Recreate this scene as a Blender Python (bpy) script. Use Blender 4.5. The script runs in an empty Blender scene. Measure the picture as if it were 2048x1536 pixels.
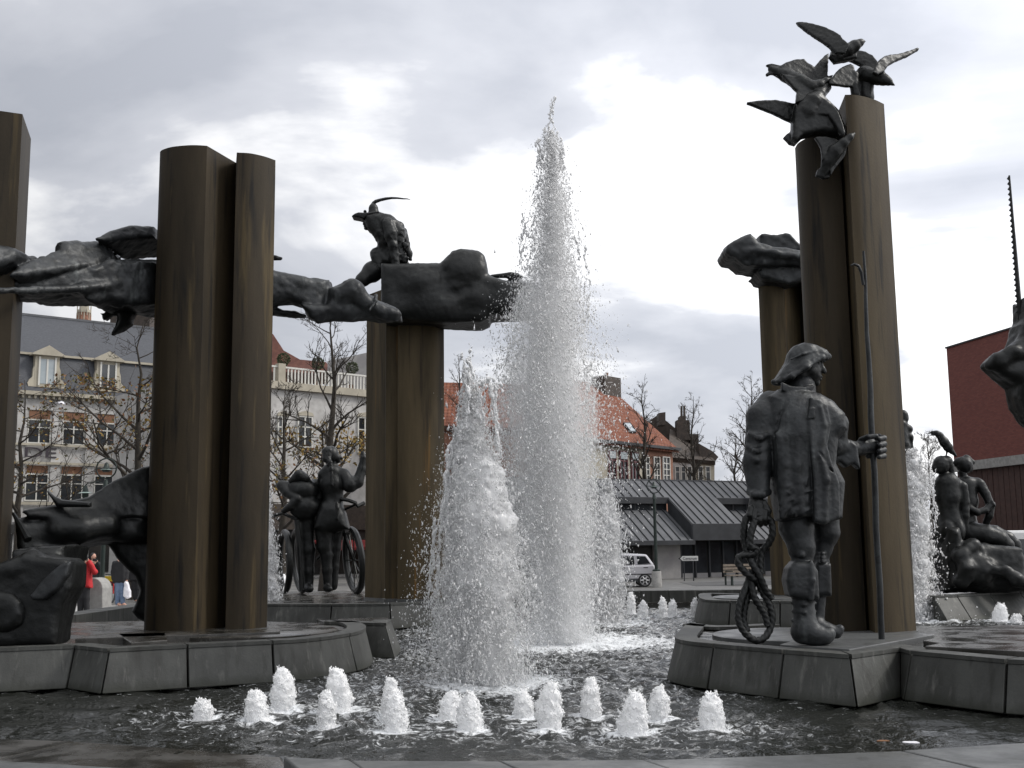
import bpy, bmesh, math, random
import numpy as np
from mathutils import Vector, Matrix

random.seed(7)
rng = np.random.default_rng(7)
scene = bpy.context.scene
col = scene.collection

# ------------------------------------------------------------------ camera
F = 2250.0                                  # focal length in photo pixels (2048 wide)
PITCH = math.atan(322.0 / F)
ROLL = 0.012
CAM = Vector((0, 0, 1.4))                   # 1.4 m above the water of the basin
_r0 = Vector((1, 0, 0)); _f = Vector((0, math.cos(PITCH), math.sin(PITCH)))
_u0 = Vector((0, -math.sin(PITCH), math.cos(PITCH)))
_r = _r0 * math.cos(ROLL) - _u0 * math.sin(ROLL)
_u = _u0 * math.cos(ROLL) + _r0 * math.sin(ROLL)
cam_d = bpy.data.cameras.new('camera')
cam_d.sensor_width = 36.0; cam_d.lens = F / 2048 * 36.0
cam_d.clip_start = 0.1; cam_d.clip_end = 3000
cam = bpy.data.objects.new('camera', cam_d); col.objects.link(cam)
cam.matrix_world = Matrix(((_r.x, _u.x, -_f.x, CAM.x), (_r.y, _u.y, -_f.y, CAM.y), (_r.z, _u.z, -_f.z, CAM.z), (0, 0, 0, 1)))
scene.camera = cam

# ------------------------------------------------------------------ light
SUN_EL, SUN_AZ = math.radians(42), math.radians(86)     # high on the right, behind the cloud
SUNDIR = Vector((math.sin(SUN_AZ) * math.cos(SUN_EL), math.cos(SUN_AZ) * math.cos(SUN_EL), math.sin(SUN_EL)))
sun_d = bpy.data.lights.new('sun', 'SUN'); sun_d.energy = 1.5; sun_d.angle = math.radians(14); sun_d.color = (1.0, 0.96, 0.9)
sun = bpy.data.objects.new('sun', sun_d); col.objects.link(sun)
sun.rotation_euler = SUNDIR.to_track_quat('Z', 'Y').to_euler()

world = bpy.data.worlds.new('World'); scene.world = world; world.use_nodes = True
def build_sky():
    nt = world.node_tree; N = nt.nodes; L = nt.links; N.clear()
    out = N.new('ShaderNodeOutputWorld'); bg = N.new('ShaderNodeBackground'); bg.inputs['Strength'].default_value = 0.1
    sky = N.new('ShaderNodeTexSky'); sky.sky_type = 'NISHITA'; sky.sun_disc = False
    sky.sun_elevation = SUN_EL; sky.sun_rotation = SUN_AZ; sky.dust_density = 2.0
    tc = N.new('ShaderNodeTexCoord'); sep = N.new('ShaderNodeSeparateXYZ'); L.new(tc.outputs['Generated'], sep.inputs[0])
    def math_(op, a, b=None, c=None):
        n = N.new('ShaderNodeMath'); n.operation = op
        for i, x in enumerate((a, b, c)):
            if x is None: continue
            if isinstance(x, (int, float)): n.inputs[i].default_value = x
            else: L.new(x, n.inputs[i])
        return n.outputs[0]
    zc = math_('MAXIMUM', sep.outputs['Z'], 0.0)
    den = math_('ADD', zc, 0.22)
    cx = math_('DIVIDE', sep.outputs['X'], den); cy = math_('DIVIDE', sep.outputs['Y'], den)
    cmb = N.new('ShaderNodeCombineXYZ'); L.new(cx, cmb.inputs[0]); L.new(cy, cmb.inputs[1]); cmb.inputs[2].default_value = SKY_SEED
    n1 = N.new('ShaderNodeTexNoise'); n1.inputs['Scale'].default_value = 1.15; n1.inputs['Detail'].default_value = 7; n1.inputs['Roughness'].default_value = 0.52; n1.inputs['Distortion'].default_value = 0.6
    L.new(cmb.outputs[0], n1.inputs['Vector'])
    n2 = N.new('ShaderNodeTexNoise'); n2.inputs['Scale'].default_value = 3.4; n2.inputs['Detail'].default_value = 6; n2.inputs['Roughness'].default_value = 0.5
    L.new(cmb.outputs[0], n2.inputs['Vector'])
    f = math_('ADD', math_('MULTIPLY', n1.outputs['Fac'], 0.72), math_('MULTIPLY', n2.outputs['Fac'], 0.28))
    ramp = N.new('ShaderNodeValToRGB'); e = ramp.color_ramp.elements
    e[0].position = 0.375; e[0].color = (5.0, 5.2, 5.75, 1)
    e[1].position = 0.48; e[1].color = (6.5, 6.65, 7.15, 1)
    x = ramp.color_ramp.elements.new(0.54); x.color = (10.2, 10.2, 10.3, 1)
    L.new(f, ramp.inputs[0])
    # cloud glows a little more towards the hidden sun
    dot = N.new('ShaderNodeVectorMath'); dot.operation = 'DOT_PRODUCT'; L.new(tc.outputs['Generated'], dot.inputs[0]); dot.inputs[1].default_value = SUNDIR
    mr = N.new('ShaderNodeMapRange'); mr.interpolation_type = 'SMOOTHSTEP'; L.new(dot.outputs['Value'], mr.inputs['Value'])
    mr.inputs['From Min'].default_value = -0.6; mr.inputs['From Max'].default_value = 1.0
    mr.inputs['To Min'].default_value = SKY_BACK; mr.inputs['To Max'].default_value = SKY_FRONT
    mul = N.new('ShaderNodeVectorMath'); mul.operation = 'SCALE'; L.new(ramp.outputs[0], mul.inputs[0]); L.new(mr.outputs[0], mul.inputs['Scale'])
    mix = N.new('ShaderNodeMix'); mix.data_type = 'RGBA'; mix.inputs[0].default_value = 0.93
    L.new(sky.outputs[0], mix.inputs[6]); L.new(mul.outputs[0], mix.inputs[7])
    L.new(mix.outputs[2], bg.inputs['Color']); L.new(bg.outputs[0], out.inputs[0])
SKY_SEED, SKY_BACK, SKY_FRONT = 23.3, 0.40, 1.28
build_sky()
scene.view_settings.view_transform = 'Standard'; scene.view_settings.look = 'None'
scene.view_settings.exposure = 0.5; scene.view_settings.gamma = 1.0
scene.view_settings.use_curve_mapping = False
scene.render.engine = 'CYCLES'
scene.cycles.use_denoising = True
scene.cycles.max_bounces = 16; scene.cycles.diffuse_bounces = 14; scene.cycles.glossy_bounces = 3; scene.cycles.transmission_bounces = 14; scene.cycles.volume_bounces = 9
scene.cycles.transparent_max_bounces = 6; scene.cycles.caustics_reflective = False; scene.cycles.caustics_refractive = False

# ------------------------------------------------------------------ pixel helpers (photo pixel + distance -> point in the place)
def ray(u, v):
    return _f + _r * ((u - 1024) / F) + _u * ((768 - v) / F)
def P(u, v, Y):
    d = ray(u, v); return CAM + d * (Y / d.y)
def G(u, v, z):
    d = ray(u, v); return CAM + d * ((z - CAM.z) / d.z)
def zz(ox, oy, s):
    return lambda *pts: [(ox + p[0] * s, oy + p[1] * s) + tuple(p[2:]) for p in pts]

# ------------------------------------------------------------------ materials
MATS = {}
def mat(name, c1, rough=0.6, metal=0.0, c2=None, nscale=3.0, stretch=(1, 1, 1), contrast=(0.4, 0.62), bump=0.0, bscale=20.0, spec=0.5, rough2=None, c3=None, n3=8.0, c3pos=(0.55, 0.7), stretch3=None, detail=5, bstretch=None, c4=None, n4=6.0, c4pos=(0.58, 0.75), stretch4=(1, 1, 1), zband=None):
    m = bpy.data.materials.new(name); m.use_nodes = True; nt = m.node_tree; N = nt.nodes; L = nt.links
    b = N['Principled BSDF']; b.inputs['Roughness'].default_value = rough; b.inputs['Metallic'].default_value = metal
    b.inputs['Base Color'].default_value = (*c1, 1); b.inputs['Specular IOR Level'].default_value = spec
    tc = N.new('ShaderNodeTexCoord')
    def noise(scale, st, det=detail):
        mp = N.new('ShaderNodeMapping'); mp.inputs['Scale'].default_value = st; L.new(tc.outputs['Object'], mp.inputs[0])
        n = N.new('ShaderNodeTexNoise'); n.inputs['Scale'].default_value = scale; n.inputs['Detail'].default_value = det; n.inputs['Roughness'].default_value = 0.6
        L.new(mp.outputs[0], n.inputs['Vector']); return n.outputs['Fac']
    cur = None
    if c2 is not None:
        f = noise(nscale, stretch); r = N.new('ShaderNodeValToRGB'); e = r.color_ramp.elements
        e[0].position, e[1].position = contrast; e[0].color = (*c1, 1); e[1].color = (*c2, 1)
        L.new(f, r.inputs[0]); cur = r.outputs[0]
        if rough2 is not None:
            mr = N.new('ShaderNodeMapRange'); mr.inputs['From Min'].default_value, mr.inputs['From Max'].default_value = contrast
            mr.inputs['To Min'].default_value = rough; mr.inputs['To Max'].default_value = rough2
            L.new(f, mr.inputs[0]); L.new(mr.outputs[0], b.inputs['Roughness'])
    if c3 is not None:
        f = noise(n3, stretch3 or stretch); r = N.new('ShaderNodeMapRange'); r.inputs['From Min'].default_value, r.inputs['From Max'].default_value = c3pos
        L.new(f, r.inputs[0]); mx = N.new('ShaderNodeMix'); mx.data_type = 'RGBA'
        L.new(r.outputs[0], mx.inputs[0])
        if cur is not None: L.new(cur, mx.inputs[6])
        else: mx.inputs[6].default_value = (*c1, 1)
        mx.inputs[7].default_value = (*c3, 1); cur = mx.outputs[2]
    def over(f, colr, base):
        mx = N.new('ShaderNodeMix'); mx.data_type = 'RGBA'; L.new(f, mx.inputs[0])
        if base is not None: L.new(base, mx.inputs[6])
        else: mx.inputs[6].default_value = (*c1, 1)
        mx.inputs[7].default_value = (*colr, 1); return mx.outputs[2]
    if c4 is not None:
        r = N.new('ShaderNodeMapRange'); r.inputs['From Min'].default_value, r.inputs['From Max'].default_value = c4pos
        L.new(noise(n4, stretch4), r.inputs[0]); cur = over(r.outputs[0], c4, cur)
    if zband is not None:       # tide mark: algae and wet near the water line
        z0, z1, zc = zband; sp = N.new('ShaderNodeSeparateXYZ'); L.new(tc.outputs['Object'], sp.inputs[0])
        wob = N.new('ShaderNodeMath'); wob.operation = 'MULTIPLY_ADD'; L.new(noise(3.0, (1, 1, 1)), wob.inputs[0]); wob.inputs[1].default_value = 0.18; L.new(sp.outputs['Z'], wob.inputs[2])
        r = N.new('ShaderNodeMapRange'); r.inputs['From Min'].default_value = z1 + 0.09; r.inputs['From Max'].default_value = z0 + 0.09; L.new(wob.outputs[0], r.inputs[0]); cur = over(r.outputs[0], zc, cur)
    if cur is not None: L.new(cur, b.inputs['Base Color'])
    if bump:
        f = noise(bscale, bstretch or (1, 1, 1), 4); bp = N.new('ShaderNodeBump'); bp.inputs['Strength'].default_value = bump; bp.inputs['Distance'].default_value = 0.02
        L.new(f, bp.inputs['Height']); L.new(bp.outputs[0], b.inputs['Normal'])
    MATS[name] = m; return m

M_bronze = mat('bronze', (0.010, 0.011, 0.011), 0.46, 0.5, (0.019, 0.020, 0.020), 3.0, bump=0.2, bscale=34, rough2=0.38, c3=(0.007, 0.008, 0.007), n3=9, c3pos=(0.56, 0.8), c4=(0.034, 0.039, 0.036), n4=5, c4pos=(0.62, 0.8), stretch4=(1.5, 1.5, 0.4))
M_bronze_lit = mat('bronze_lit_patina', (0.016, 0.0175, 0.019), 0.44, 0.45, (0.037, 0.040, 0.042), 3.0, bump=0.22, bscale=30, rough2=0.5, c3=(0.010, 0.011, 0.011), n3=10, c3pos=(0.53, 0.72), c4=(0.095, 0.104, 0.104), n4=4.5, c4pos=(0.60, 0.8), stretch4=(1.5, 1.5, 0.35))  # lit copy of the bronze, lightness set in the colour, with patina streaks
M_column = mat('weathered_brown_metal', (0.016, 0.0118, 0.0065), 0.62, 0.0, (0.046, 0.034, 0.019), 2.0, (1, 1, 0.16), (0.32, 0.72), bump=0.10, spec=0.22, bscale=30, c3=(0.007, 0.006, 0.005), n3=5.0, c3pos=(0.54, 0.68), stretch3=(1.8, 1.8, 0.12), rough2=0.62, c4=(0.10, 0.072, 0.032), n4=3.4, c4pos=(0.59, 0.76), stretch4=(1.6, 1.6, 0.10))
M_column_lit = mat('lit_weathered_metal', (0.030, 0.021, 0.011), 0.62, 0.0, (0.080, 0.061, 0.034), 2.0, (1, 1, 0.16), (0.32, 0.72), bump=0.10, spec=0.22, bscale=30, c3=(0.007, 0.006, 0.005), n3=5.0, c3pos=(0.54, 0.68), stretch3=(1.8, 1.8, 0.12), rough2=0.62, c4=(0.10, 0.072, 0.032), n4=3.4, c4pos=(0.59, 0.76), stretch4=(1.6, 1.6, 0.10))  # brown metal lightened in colour for the light on the right drum
M_column_far = mat('rust_streaked_metal', (0.034, 0.026, 0.014), 0.7, 0.0, (0.098, 0.074, 0.041), 2.6, (1, 1, 0.12), (0.35, 0.68), bump=0.12, spec=0.2, bscale=24, c3=(0.19, 0.10, 0.025), n3=5.0, c3pos=(0.61, 0.74), stretch3=(1.3, 1.3, 0.05), c4=(0.014, 0.011, 0.009), n4=4.2, c4pos=(0.54, 0.70), stretch4=(1.4, 1.4, 0.08))
M_stone = mat('blue_stone', (0.034, 0.035, 0.032), 0.62, 0, (0.058, 0.060, 0.055), 3.0, (1, 1, 0.5), bump=0.15, bscale=40, c3=(0.022, 0.022, 0.019), n3=4.5, c3pos=(0.52, 0.72), stretch3=(2, 2, 0.15), c4=(0.125, 0.125, 0.115), n4=5.5, c4pos=(0.57, 0.76), stretch4=(2, 2, 0.12), zband=(0.05, 0.14, (0.018, 0.020, 0.014)))
M_stone_wet = mat('wet_blue_stone', (0.024, 0.023, 0.020), 0.12, 0, (0.055, 0.052, 0.047), 2.5, bump=0.12, bscale=14, rough2=0.4, spec=0.6)
M_rim = mat('pale_blue_stone', (0.066, 0.069, 0.070), 0.5, 0, (0.105, 0.108, 0.107), 2.2, bump=0.12, bscale=30, rough2=0.3, c3=(0.045, 0.046, 0.043), n3=5, c3pos=(0.54, 0.75))
M_dark = mat('dark_joint', (0.015, 0.015, 0.014), 0.8)
M_iron = mat('dark_green_iron', (0.012, 0.022, 0.018), 0.4, 0.3, (0.02, 0.03, 0.026), 6)

# ------------------------------------------------------------------ objects
def link(name, me, m, parent):
    o = bpy.data.objects.new(name, me); col.objects.link(o)
    if m is not None: me.materials.append(m)
    if parent is not None:
        o.parent = parent; o.matrix_parent_inverse = parent.matrix_basis.inverted()
    return o
def tag(o, label=None, cat=None, group=None, kind=None):
    for k, x in (('label', label), ('category', cat), ('group', group), ('kind', kind)):
        if x: o[k] = x
    return o
def thing(name, label, cat, loc=(0, 0, 0), group=None):
    o = bpy.data.objects.new(name, None); o.empty_display_size = 0.2; col.objects.link(o); o.location = loc
    return tag(o, label, cat, group, 'thing')
def copy_tree(o, parent=None):
    c = o.copy(); col.objects.link(c); c.parent = parent
    for ch in o.children: copy_tree(ch, c)
    return c
def shade(me, angle=None):
    me.polygons.foreach_set('use_smooth', np.ones(len(me.polygons), dtype=bool))
    if angle: me.set_sharp_from_angle(angle=math.radians(angle))
def np_mesh(name, V, Fc, m, parent=None, smooth=True, angle=None):
    V = np.asarray(V, dtype=np.float32); Fc = np.asarray(Fc, dtype=np.int32); k = Fc.shape[1]
    me = bpy.data.meshes.new(name); me.vertices.add(len(V)); me.vertices.foreach_set('co', V.ravel())
    me.loops.add(Fc.size); me.loops.foreach_set('vertex_index', Fc.ravel())
    me.polygons.add(len(Fc)); me.polygons.foreach_set('loop_start', np.arange(0, Fc.size, k, dtype=np.int32))
    me.update(calc_edges=True); me.validate()
    if smooth: shade(me, angle)
    return link(name, me, m, parent)

class MB:
    """collects faces of one mesh"""
    def __init__(s): s.v = []; s.f = []
    def add(s, vs, fs):
        b = len(s.v); s.v += [tuple(x) for x in vs]; s.f += [tuple(i + b for i in f) for f in fs]; return s
    def box(s, a, b):
        (x0, y0, z0), (x1, y1, z1) = a, b
        return s.add([(x0, y0, z0), (x1, y0, z0), (x1, y1, z0), (x0, y1, z0), (x0, y0, z1), (x1, y0, z1), (x1, y1, z1), (x0, y1, z1)],
                     [(0, 3, 2, 1), (4, 5, 6, 7), (0, 1, 5, 4), (1, 2, 6, 5), (2, 3, 7, 6), (3, 0, 4, 7)])
    def hexa(s, p):  # 8 points: bottom ring 0-3, top ring 4-7
        return s.add(p, [(0, 3, 2, 1), (4, 5, 6, 7), (0, 1, 5, 4), (1, 2, 6, 5), (2, 3, 7, 6), (3, 0, 4, 7)])
    def prism(s, poly, vec):
        n = len(poly); a = [Vector(p) for p in poly]; v = Vector(vec)
        return s.add(a + [p + v for p in a], [tuple(range(n - 1, -1, -1)), tuple(range(n, 2 * n))] + [(i, (i + 1) % n, n + (i + 1) % n, n + i) for i in range(n)])
    def vprism(s, xy, z0, z1):
        return s.prism([(x, y, z0) for x, y in xy], (0, 0, z1 - z0))
    def tube(s, pts, rad, n=8, caps=True, closed=False):
        pts = [Vector(p) for p in pts]; k = len(pts)
        if isinstance(rad, (int, float)): rad = [rad] * k
        b = len(s.v); prev = None
        for i, p in enumerate(pts):
            if closed: t = pts[(i + 1) % k] - pts[i - 1]
            else: t = pts[min(i + 1, k - 1)] - pts[max(i - 1, 0)]
            t = t.normalized() if t.length > 1e-9 else Vector((0, 0, 1))
            ref = prev if prev is not None else (Vector((0, 1, 0)) if abs(t.y) < 0.9 else Vector((1, 0, 0)))
            a = (ref - t * ref.dot(t)).normalized(); c = t.cross(a); prev = a
            for j in range(n):
                w = 2 * math.pi * j / n; s.v.append(tuple(p + (a * math.cos(w) + c * math.sin(w)) * rad[i]))
        for i in range(k if closed else k - 1):
            for j in range(n):
                i2 = (i + 1) % k
                s.f.append((b + i * n + j, b + i * n + (j + 1) % n, b + i2 * n + (j + 1) % n, b + i2 * n + j))
        if caps and not closed:
            s.f.append(tuple(b + j for j in range(n - 1, -1, -1))); s.f.append(tuple(b + (k - 1) * n + j for j in range(n)))
        return s
    def lathe(s, c, prof, n=16):  # prof: (r, z) from bottom to top, about the vertical through c
        b = len(s.v); k = len(prof)
        for r, z in prof:
            for j in range(n):
                w = 2 * math.pi * j / n; s.v.append((c[0] + r * math.cos(w), c[1] + r * math.sin(w), c[2] + z))
        for i in range(k - 1):
            for j in range(n):
                s.f.append((b + i * n + j, b + i * n + (j + 1) % n, b + (i + 1) * n + (j + 1) % n, b + (i + 1) * n + j))
        s.f.append(tuple(b + j for j in range(n - 1, -1, -1))); s.f.append(tuple(b + (k - 1) * n + j for j in range(n)))
        return s
    def build(s, name, m, parent=None, smooth=False, angle=35, bevel=0):
        me = bpy.data.meshes.new(name); me.from_pydata(s.v, [], s.f); me.validate()
        if smooth: shade(me, angle)
        o = link(name, me, m, parent)
        if bevel:
            md = o.modifiers.new('bevel', 'BEVEL'); md.width = bevel; md.segments = 2; md.limit_method = 'ANGLE'; md.angle_limit = math.radians(40)
        return o

# ------------------------------------------------------------------ sculpting with a distance field
def lattice_noise(shape, org, h, scale, seed):
    """smooth value noise on a regular grid; scale = metres per lattice cell"""
    r = np.random.default_rng(seed); A = []; n = []
    for a in range(3):
        c = (np.arange(shape[a]) * h) / scale + r.random(); i = np.floor(c).astype(int); t = c - i; t = t * t * (3 - 2 * t)
        m = i.max() + 2; W = np.zeros((shape[a], m), np.float32); W[np.arange(shape[a]), i] = 1 - t; W[np.arange(shape[a]), i + 1] += t
        A.append(W); n.append(m)
    Lt = (r.random(n) * 2 - 1).astype(np.float32)
    o = np.tensordot(A[0], Lt, (1, 0)); o = np.einsum('bj,ajk->abk', A[1], o, optimize=True); return np.einsum('ck,abk->abc', A[2], o, optimize=True)

_C8 = np.array([(i, j, k) for i in (0, 1) for j in (0, 1) for k in (0, 1)])
_E12 = [(a, b) for a in range(8) for b in range(a + 1, 8) if abs(_C8[a] - _C8[b]).sum() == 1]
def surface_net(D, org, h):
    ins = D < 0
    cnt = np.zeros(np.array(D.shape) - 1, np.int8)
    sl = lambda c: tuple(slice(int(c[a]), D.shape[a] - 1 + int(c[a])) for a in range(3))
    for c in _C8: cnt += ins[sl(c)]
    mask = (cnt > 0) & (cnt < 8); idx = np.argwhere(mask)
    vals = np.stack([D[tuple((idx + c).T)] for c in _C8], 1)
    acc = np.zeros((len(idx), 3)); num = np.zeros(len(idx))
    for a, b in _E12:
        da, db = vals[:, a], vals[:, b]; x = (da < 0) != (db < 0)
        t = np.where(x, da / np.where(x, da - db, 1), 0)[:, None]
        acc += np.where(x[:, None], _C8[a] + (_C8[b] - _C8[a]) * t, 0); num += x
    V = (idx + acc / num[:, None]) * h + org
    vid = -np.ones(mask.shape, np.int64); vid[mask] = np.arange(len(idx))
    faces = []
    for ax in range(3):
        o1, o2 = (ax + 1) % 3, (ax + 2) % 3
        s0 = [slice(1, -1)] * 3; s1 = [slice(1, -1)] * 3
        s0[ax] = slice(0, -1); s1[ax] = slice(1, None)
        a, b = ins[tuple(s0)], ins[tuple(s1)]
        e = np.argwhere(a != b)
        if not len(e): continue
        flip = a[tuple(e.T)]
        base = e.copy(); base[:, o1] += 1; base[:, o2] += 1
        q = []
        for d1, d2 in ((-1, -1), (0, -1), (0, 0), (-1, 0)):
            c = base.copy(); c[:, o1] += d1; c[:, o2] += d2; q.append(vid[tuple(c.T)])
        q = np.stack(q, 1); q[~flip] = q[~flip][:, ::-1]; faces.append(q)
    return V, np.concatenate(faces)

class Sculpt:
    """shapes given in photo pixels at a stated distance; depth offsets in metres"""
    def __init__(s, Y0, h): s.Y0 = Y0; s.h = h; s.pr = []
    def w(s, u, v, dy=0.0): return np.array(P(u, v, s.Y0 + dy))
    def m(s, px, dy=0.0): return px * (s.Y0 + dy) / F
    def _add(s, f, lo, hi, k, op): s.pr.append((f, np.array(lo), np.array(hi), k, op)); return s
    def seg(s, a, b, ra, rb, k=0.03, op=1):
        a, b = np.array(a), np.array(b); d = b - a; L2 = max(float(d @ d), 1e-9)
        def f(X, Y, Z):
            t = np.clip(((X - a[0]) * d[0] + (Y - a[1]) * d[1] + (Z - a[2]) * d[2]) / L2, 0, 1)
            return np.sqrt((X - a[0] - d[0] * t) ** 2 + (Y - a[1] - d[1] * t) ** 2 + (Z - a[2] - d[2] * t) ** 2) - (ra + (rb - ra) * t)
        r = max(ra, rb); return s._add(f, np.minimum(a, b) - r, np.maximum(a, b) + r, k, op)
    def tube(s, pts, k=0.03, op=1):     # (u, v, dy, radius_px)
        w = [(s.w(*p[:3]), s.m(p[3], p[2])) for p in pts]
        for (a, ra), (b, rb) in zip(w[:-1], w[1:]): s.seg(a, b, ra, rb, k, op)
        return s
    def ball(s, u, v, dy, ru, rv, rd=None, rot=0, k=0.03, op=1, yaw=0):
        c = s.w(u, v, dy); a = s.m(ru, dy); b = s.m(rv, dy); d = s.m(rd if rd is not None else (ru + rv) / 2, dy)
        ca, sa = math.cos(math.radians(rot)), math.sin(math.radians(rot)); cy, sy = math.cos(math.radians(yaw)), math.sin(math.radians(yaw))
        def f(X, Y, Z):
            x, y, z = X - c[0], Y - c[1], Z - c[2]
            x, z = ca * x + sa * z, -sa * x + ca * z
            x, y = cy * x + sy * y, -sy * x + cy * y
            k0 = np.sqrt((x / a) ** 2 + (y / d) ** 2 + (z / b) ** 2); k1 = np.sqrt((x / a ** 2) ** 2 + (y / d ** 2) ** 2 + (z / b ** 2) ** 2)
            return k0 * (k0 - 1) / np.maximum(k1, 1e-6)
        r = max(a, b, d); return s._add(f, c - r, c + r, k, op)
    def poly(s, pts, dy=0.0, half=0.15, rnd=0.08, k=0.03, op=1, sx=0.0, sz=0.0):   # outline, thickness, depth slope
        w = np.array([s.w(p[0], p[1], dy) for p in pts]); xz = w[:, [0, 2]]; c = xz.mean(0); yc = s.Y0 + dy; n = len(xz)
        if sx or sz:
            for _ in range(12):     # keep the outline where it belongs while the sheet slants away
                w = np.array([s.w(p[0], p[1], dy + sx * (q[0] - c[0]) + sz * (q[1] - c[1])) for p, q in zip(pts, xz)]); xz = 0.5 * xz + 0.5 * w[:, [0, 2]]
        rnd = min(rnd, half)
        def f(X, Y, Z):
            x = X[:, :1, :1].reshape(-1, 1); z = Z[:1, :1, :].reshape(1, -1)
            d2 = np.full((x.shape[0], z.shape[1]), 1e9); sg = np.ones_like(d2)
            for i in range(n):
                a, b = xz[i], xz[i - 1]; ex, ez = b - a; wx, wz = x - a[0], z - a[1]
                t = np.clip((wx * ex + wz * ez) / max(ex * ex + ez * ez, 1e-12), 0, 1)
                d2 = np.minimum(d2, (wx - ex * t) ** 2 + (wz - ez * t) ** 2)
                c1 = z >= a[1]; c2 = z < b[1]; c3 = ex * wz > ez * wx
                sg = np.where((c1 & c2 & c3) | (~c1 & ~c2 & ~c3), -sg, sg)
            d2 = (sg * np.sqrt(d2))[:, None, :] + rnd
            dy_ = np.abs(Y - yc - sx * (X - c[0]) - sz * (Z - c[1])) / math.sqrt(1 + sx * sx + sz * sz) - half + rnd
            return np.minimum(np.maximum(d2, dy_), 0) + np.sqrt(np.maximum(d2, 0) ** 2 + np.maximum(dy_, 0) ** 2) - rnd
        lo = np.array([xz[:, 0].min(), 0, xz[:, 1].min()]); hi = np.array([xz[:, 0].max(), 0, xz[:, 1].max()])
        ys = [yc + sx * (a - c[0]) + sz * (b - c[1]) for a in (lo[0], hi[0]) for b in (lo[2], hi[2])]
        q = half * math.sqrt(1 + sx * sx + sz * sz)
        lo[1] = min(ys) - q; hi[1] = max(ys) + q
        return s._add(f, lo, hi, k, op)
    def mesh(s, name, m, parent=None, noise=((0.12, 0.012), (0.04, 0.005)), seed=1, clip=None):
        h = s.h; adds = [p for p in s.pr if p[4] == 1]
        lo = np.min([p[1] for p in adds], 0) - 4 * h; hi = np.max([p[2] for p in adds], 0) + 4 * h
        n = np.ceil((hi - lo) / h).astype(int) + 1
        D = np.full(n, 1.0, np.float32); ax = [lo[a] + np.arange(n[a]) * h for a in range(3)]
        for f, l, g, k, op in s.pr:
            pad = k + 3 * h
            i0 = np.maximum(np.floor((l - pad - lo) / h).astype(int), 0); i1 = np.minimum(np.ceil((g + pad - lo) / h).astype(int) + 1, n)
            if (i1 <= i0).any(): continue
            X, Y, Z = (ax[a][i0[a]:i1[a]] for a in range(3))
            d = f(X[:, None, None], Y[None, :, None], Z[None, None, :]).astype(np.float32)
            S = tuple(slice(i0[a], i1[a]) for a in range(3)); o = D[S]
            kk = max(k, 1e-4)
            if op == 1:
                q = np.maximum(kk - np.abs(o - d), 0) / kk; D[S] = np.minimum(o, d) - q * q * kk * 0.25
            else:
                q = np.maximum(kk - np.abs(o + d), 0) / kk; D[S] = np.maximum(o, -d) + q * q * kk * 0.25
        for i, (sc, am) in enumerate(noise or ()):
            if sc < 1.2 * h: continue
            D += am * lattice_noise(n, lo, h, sc, seed * 31 + i)
        if clip is not None: D = np.maximum(D, (clip - ax[2])[None, None, :].astype(np.float32))
        D[0] = D[-1] = 1; D[:, 0] = D[:, -1] = 1; D[:, :, 0] = D[:, :, -1] = 1
        V, Q = surface_net(D, lo, h)
        return np_mesh(name, V, Q, m, parent)

# ================================================================== SETTING
PLAZA = -0.5
PT = 0.45                                    # height of the fountain platforms above the water
def xy(p): return (p[0], p[1])
def lerp(a, b, t): return a + (b - a) * t
def paving_mat():
    m = mat('plaza_paving', (0.12, 0.118, 0.112), 0.6, 0, (0.18, 0.176, 0.168), 0.35, bump=0.05, bscale=12, c3=(0.10, 0.10, 0.10), n3=0.9, c3pos=(0.52, 0.7), rough2=0.35)
    nt = m.node_tree; N = nt.nodes; L = nt.links; b = N['Principled BSDF']
    br = N.new('ShaderNodeTexBrick'); br.inputs['Scale'].default_value = 1.0; br.inputs['Brick Width'].default_value = 0.4; br.inputs['Row Height'].default_value = 0.2
    br.inputs['Mortar Size'].default_value = 0.012; br.inputs['Color1'].default_value = (1, 1, 1, 1); br.inputs['Color2'].default_value = (0.85, 0.85, 0.85, 1); br.inputs['Mortar'].default_value = (0.45, 0.45, 0.45, 1)
    tc = N.new('ShaderNodeTexCoord'); L.new(tc.outputs['Object'], br.inputs['Vector'])
    src = b.inputs['Base Color'].links[0].from_socket
    mx = N.new('ShaderNodeMix'); mx.data_type = 'RGBA'; mx.blend_type = 'MULTIPLY'; mx.inputs[0].default_value = 1
    L.new(src, mx.inputs[6]); L.new(br.outputs['Color'], mx.inputs[7]); L.new(mx.outputs[2], b.inputs['Base Color'])
    return m
M_plaza = paving_mat()
g = MB().add([(-900, -60, PLAZA), (900, -60, PLAZA), (900, 1500, PLAZA), (-900, 1500, PLAZA)], [(0, 1, 2, 3)]).build('ground', M_plaza)
tag(g, kind='structure')
# light strip of pavement beyond the basin on the left, and the road in front of the pavilion
sp = [G(60, 1229, PLAZA), G(330, 1222, PLAZA), G(330, 1210, PLAZA), G(60, 1214, PLAZA)]
M_pale = mat('pale_paving', (0.36, 0.35, 0.34), 0.5, 0, (0.46, 0.45, 0.43), 0.8, bump=0.05)
tag(MB().vprism([xy(p) for p in sp], PLAZA + 0.004, PLAZA + 0.012).build('pavement', M_pale), kind='structure')
M_asphalt = mat('asphalt', (0.05, 0.05, 0.05), 0.7, 0, (0.075, 0.075, 0.073), 0.5, bump=0.1, bscale=60)
tag(MB().vprism([(8, 50.5), (45, 52), (45, 58.6), (8, 55.4)][::1], PLAZA + 0.004, PLAZA + 0.008).build('road', M_asphalt), kind='structure')

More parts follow.
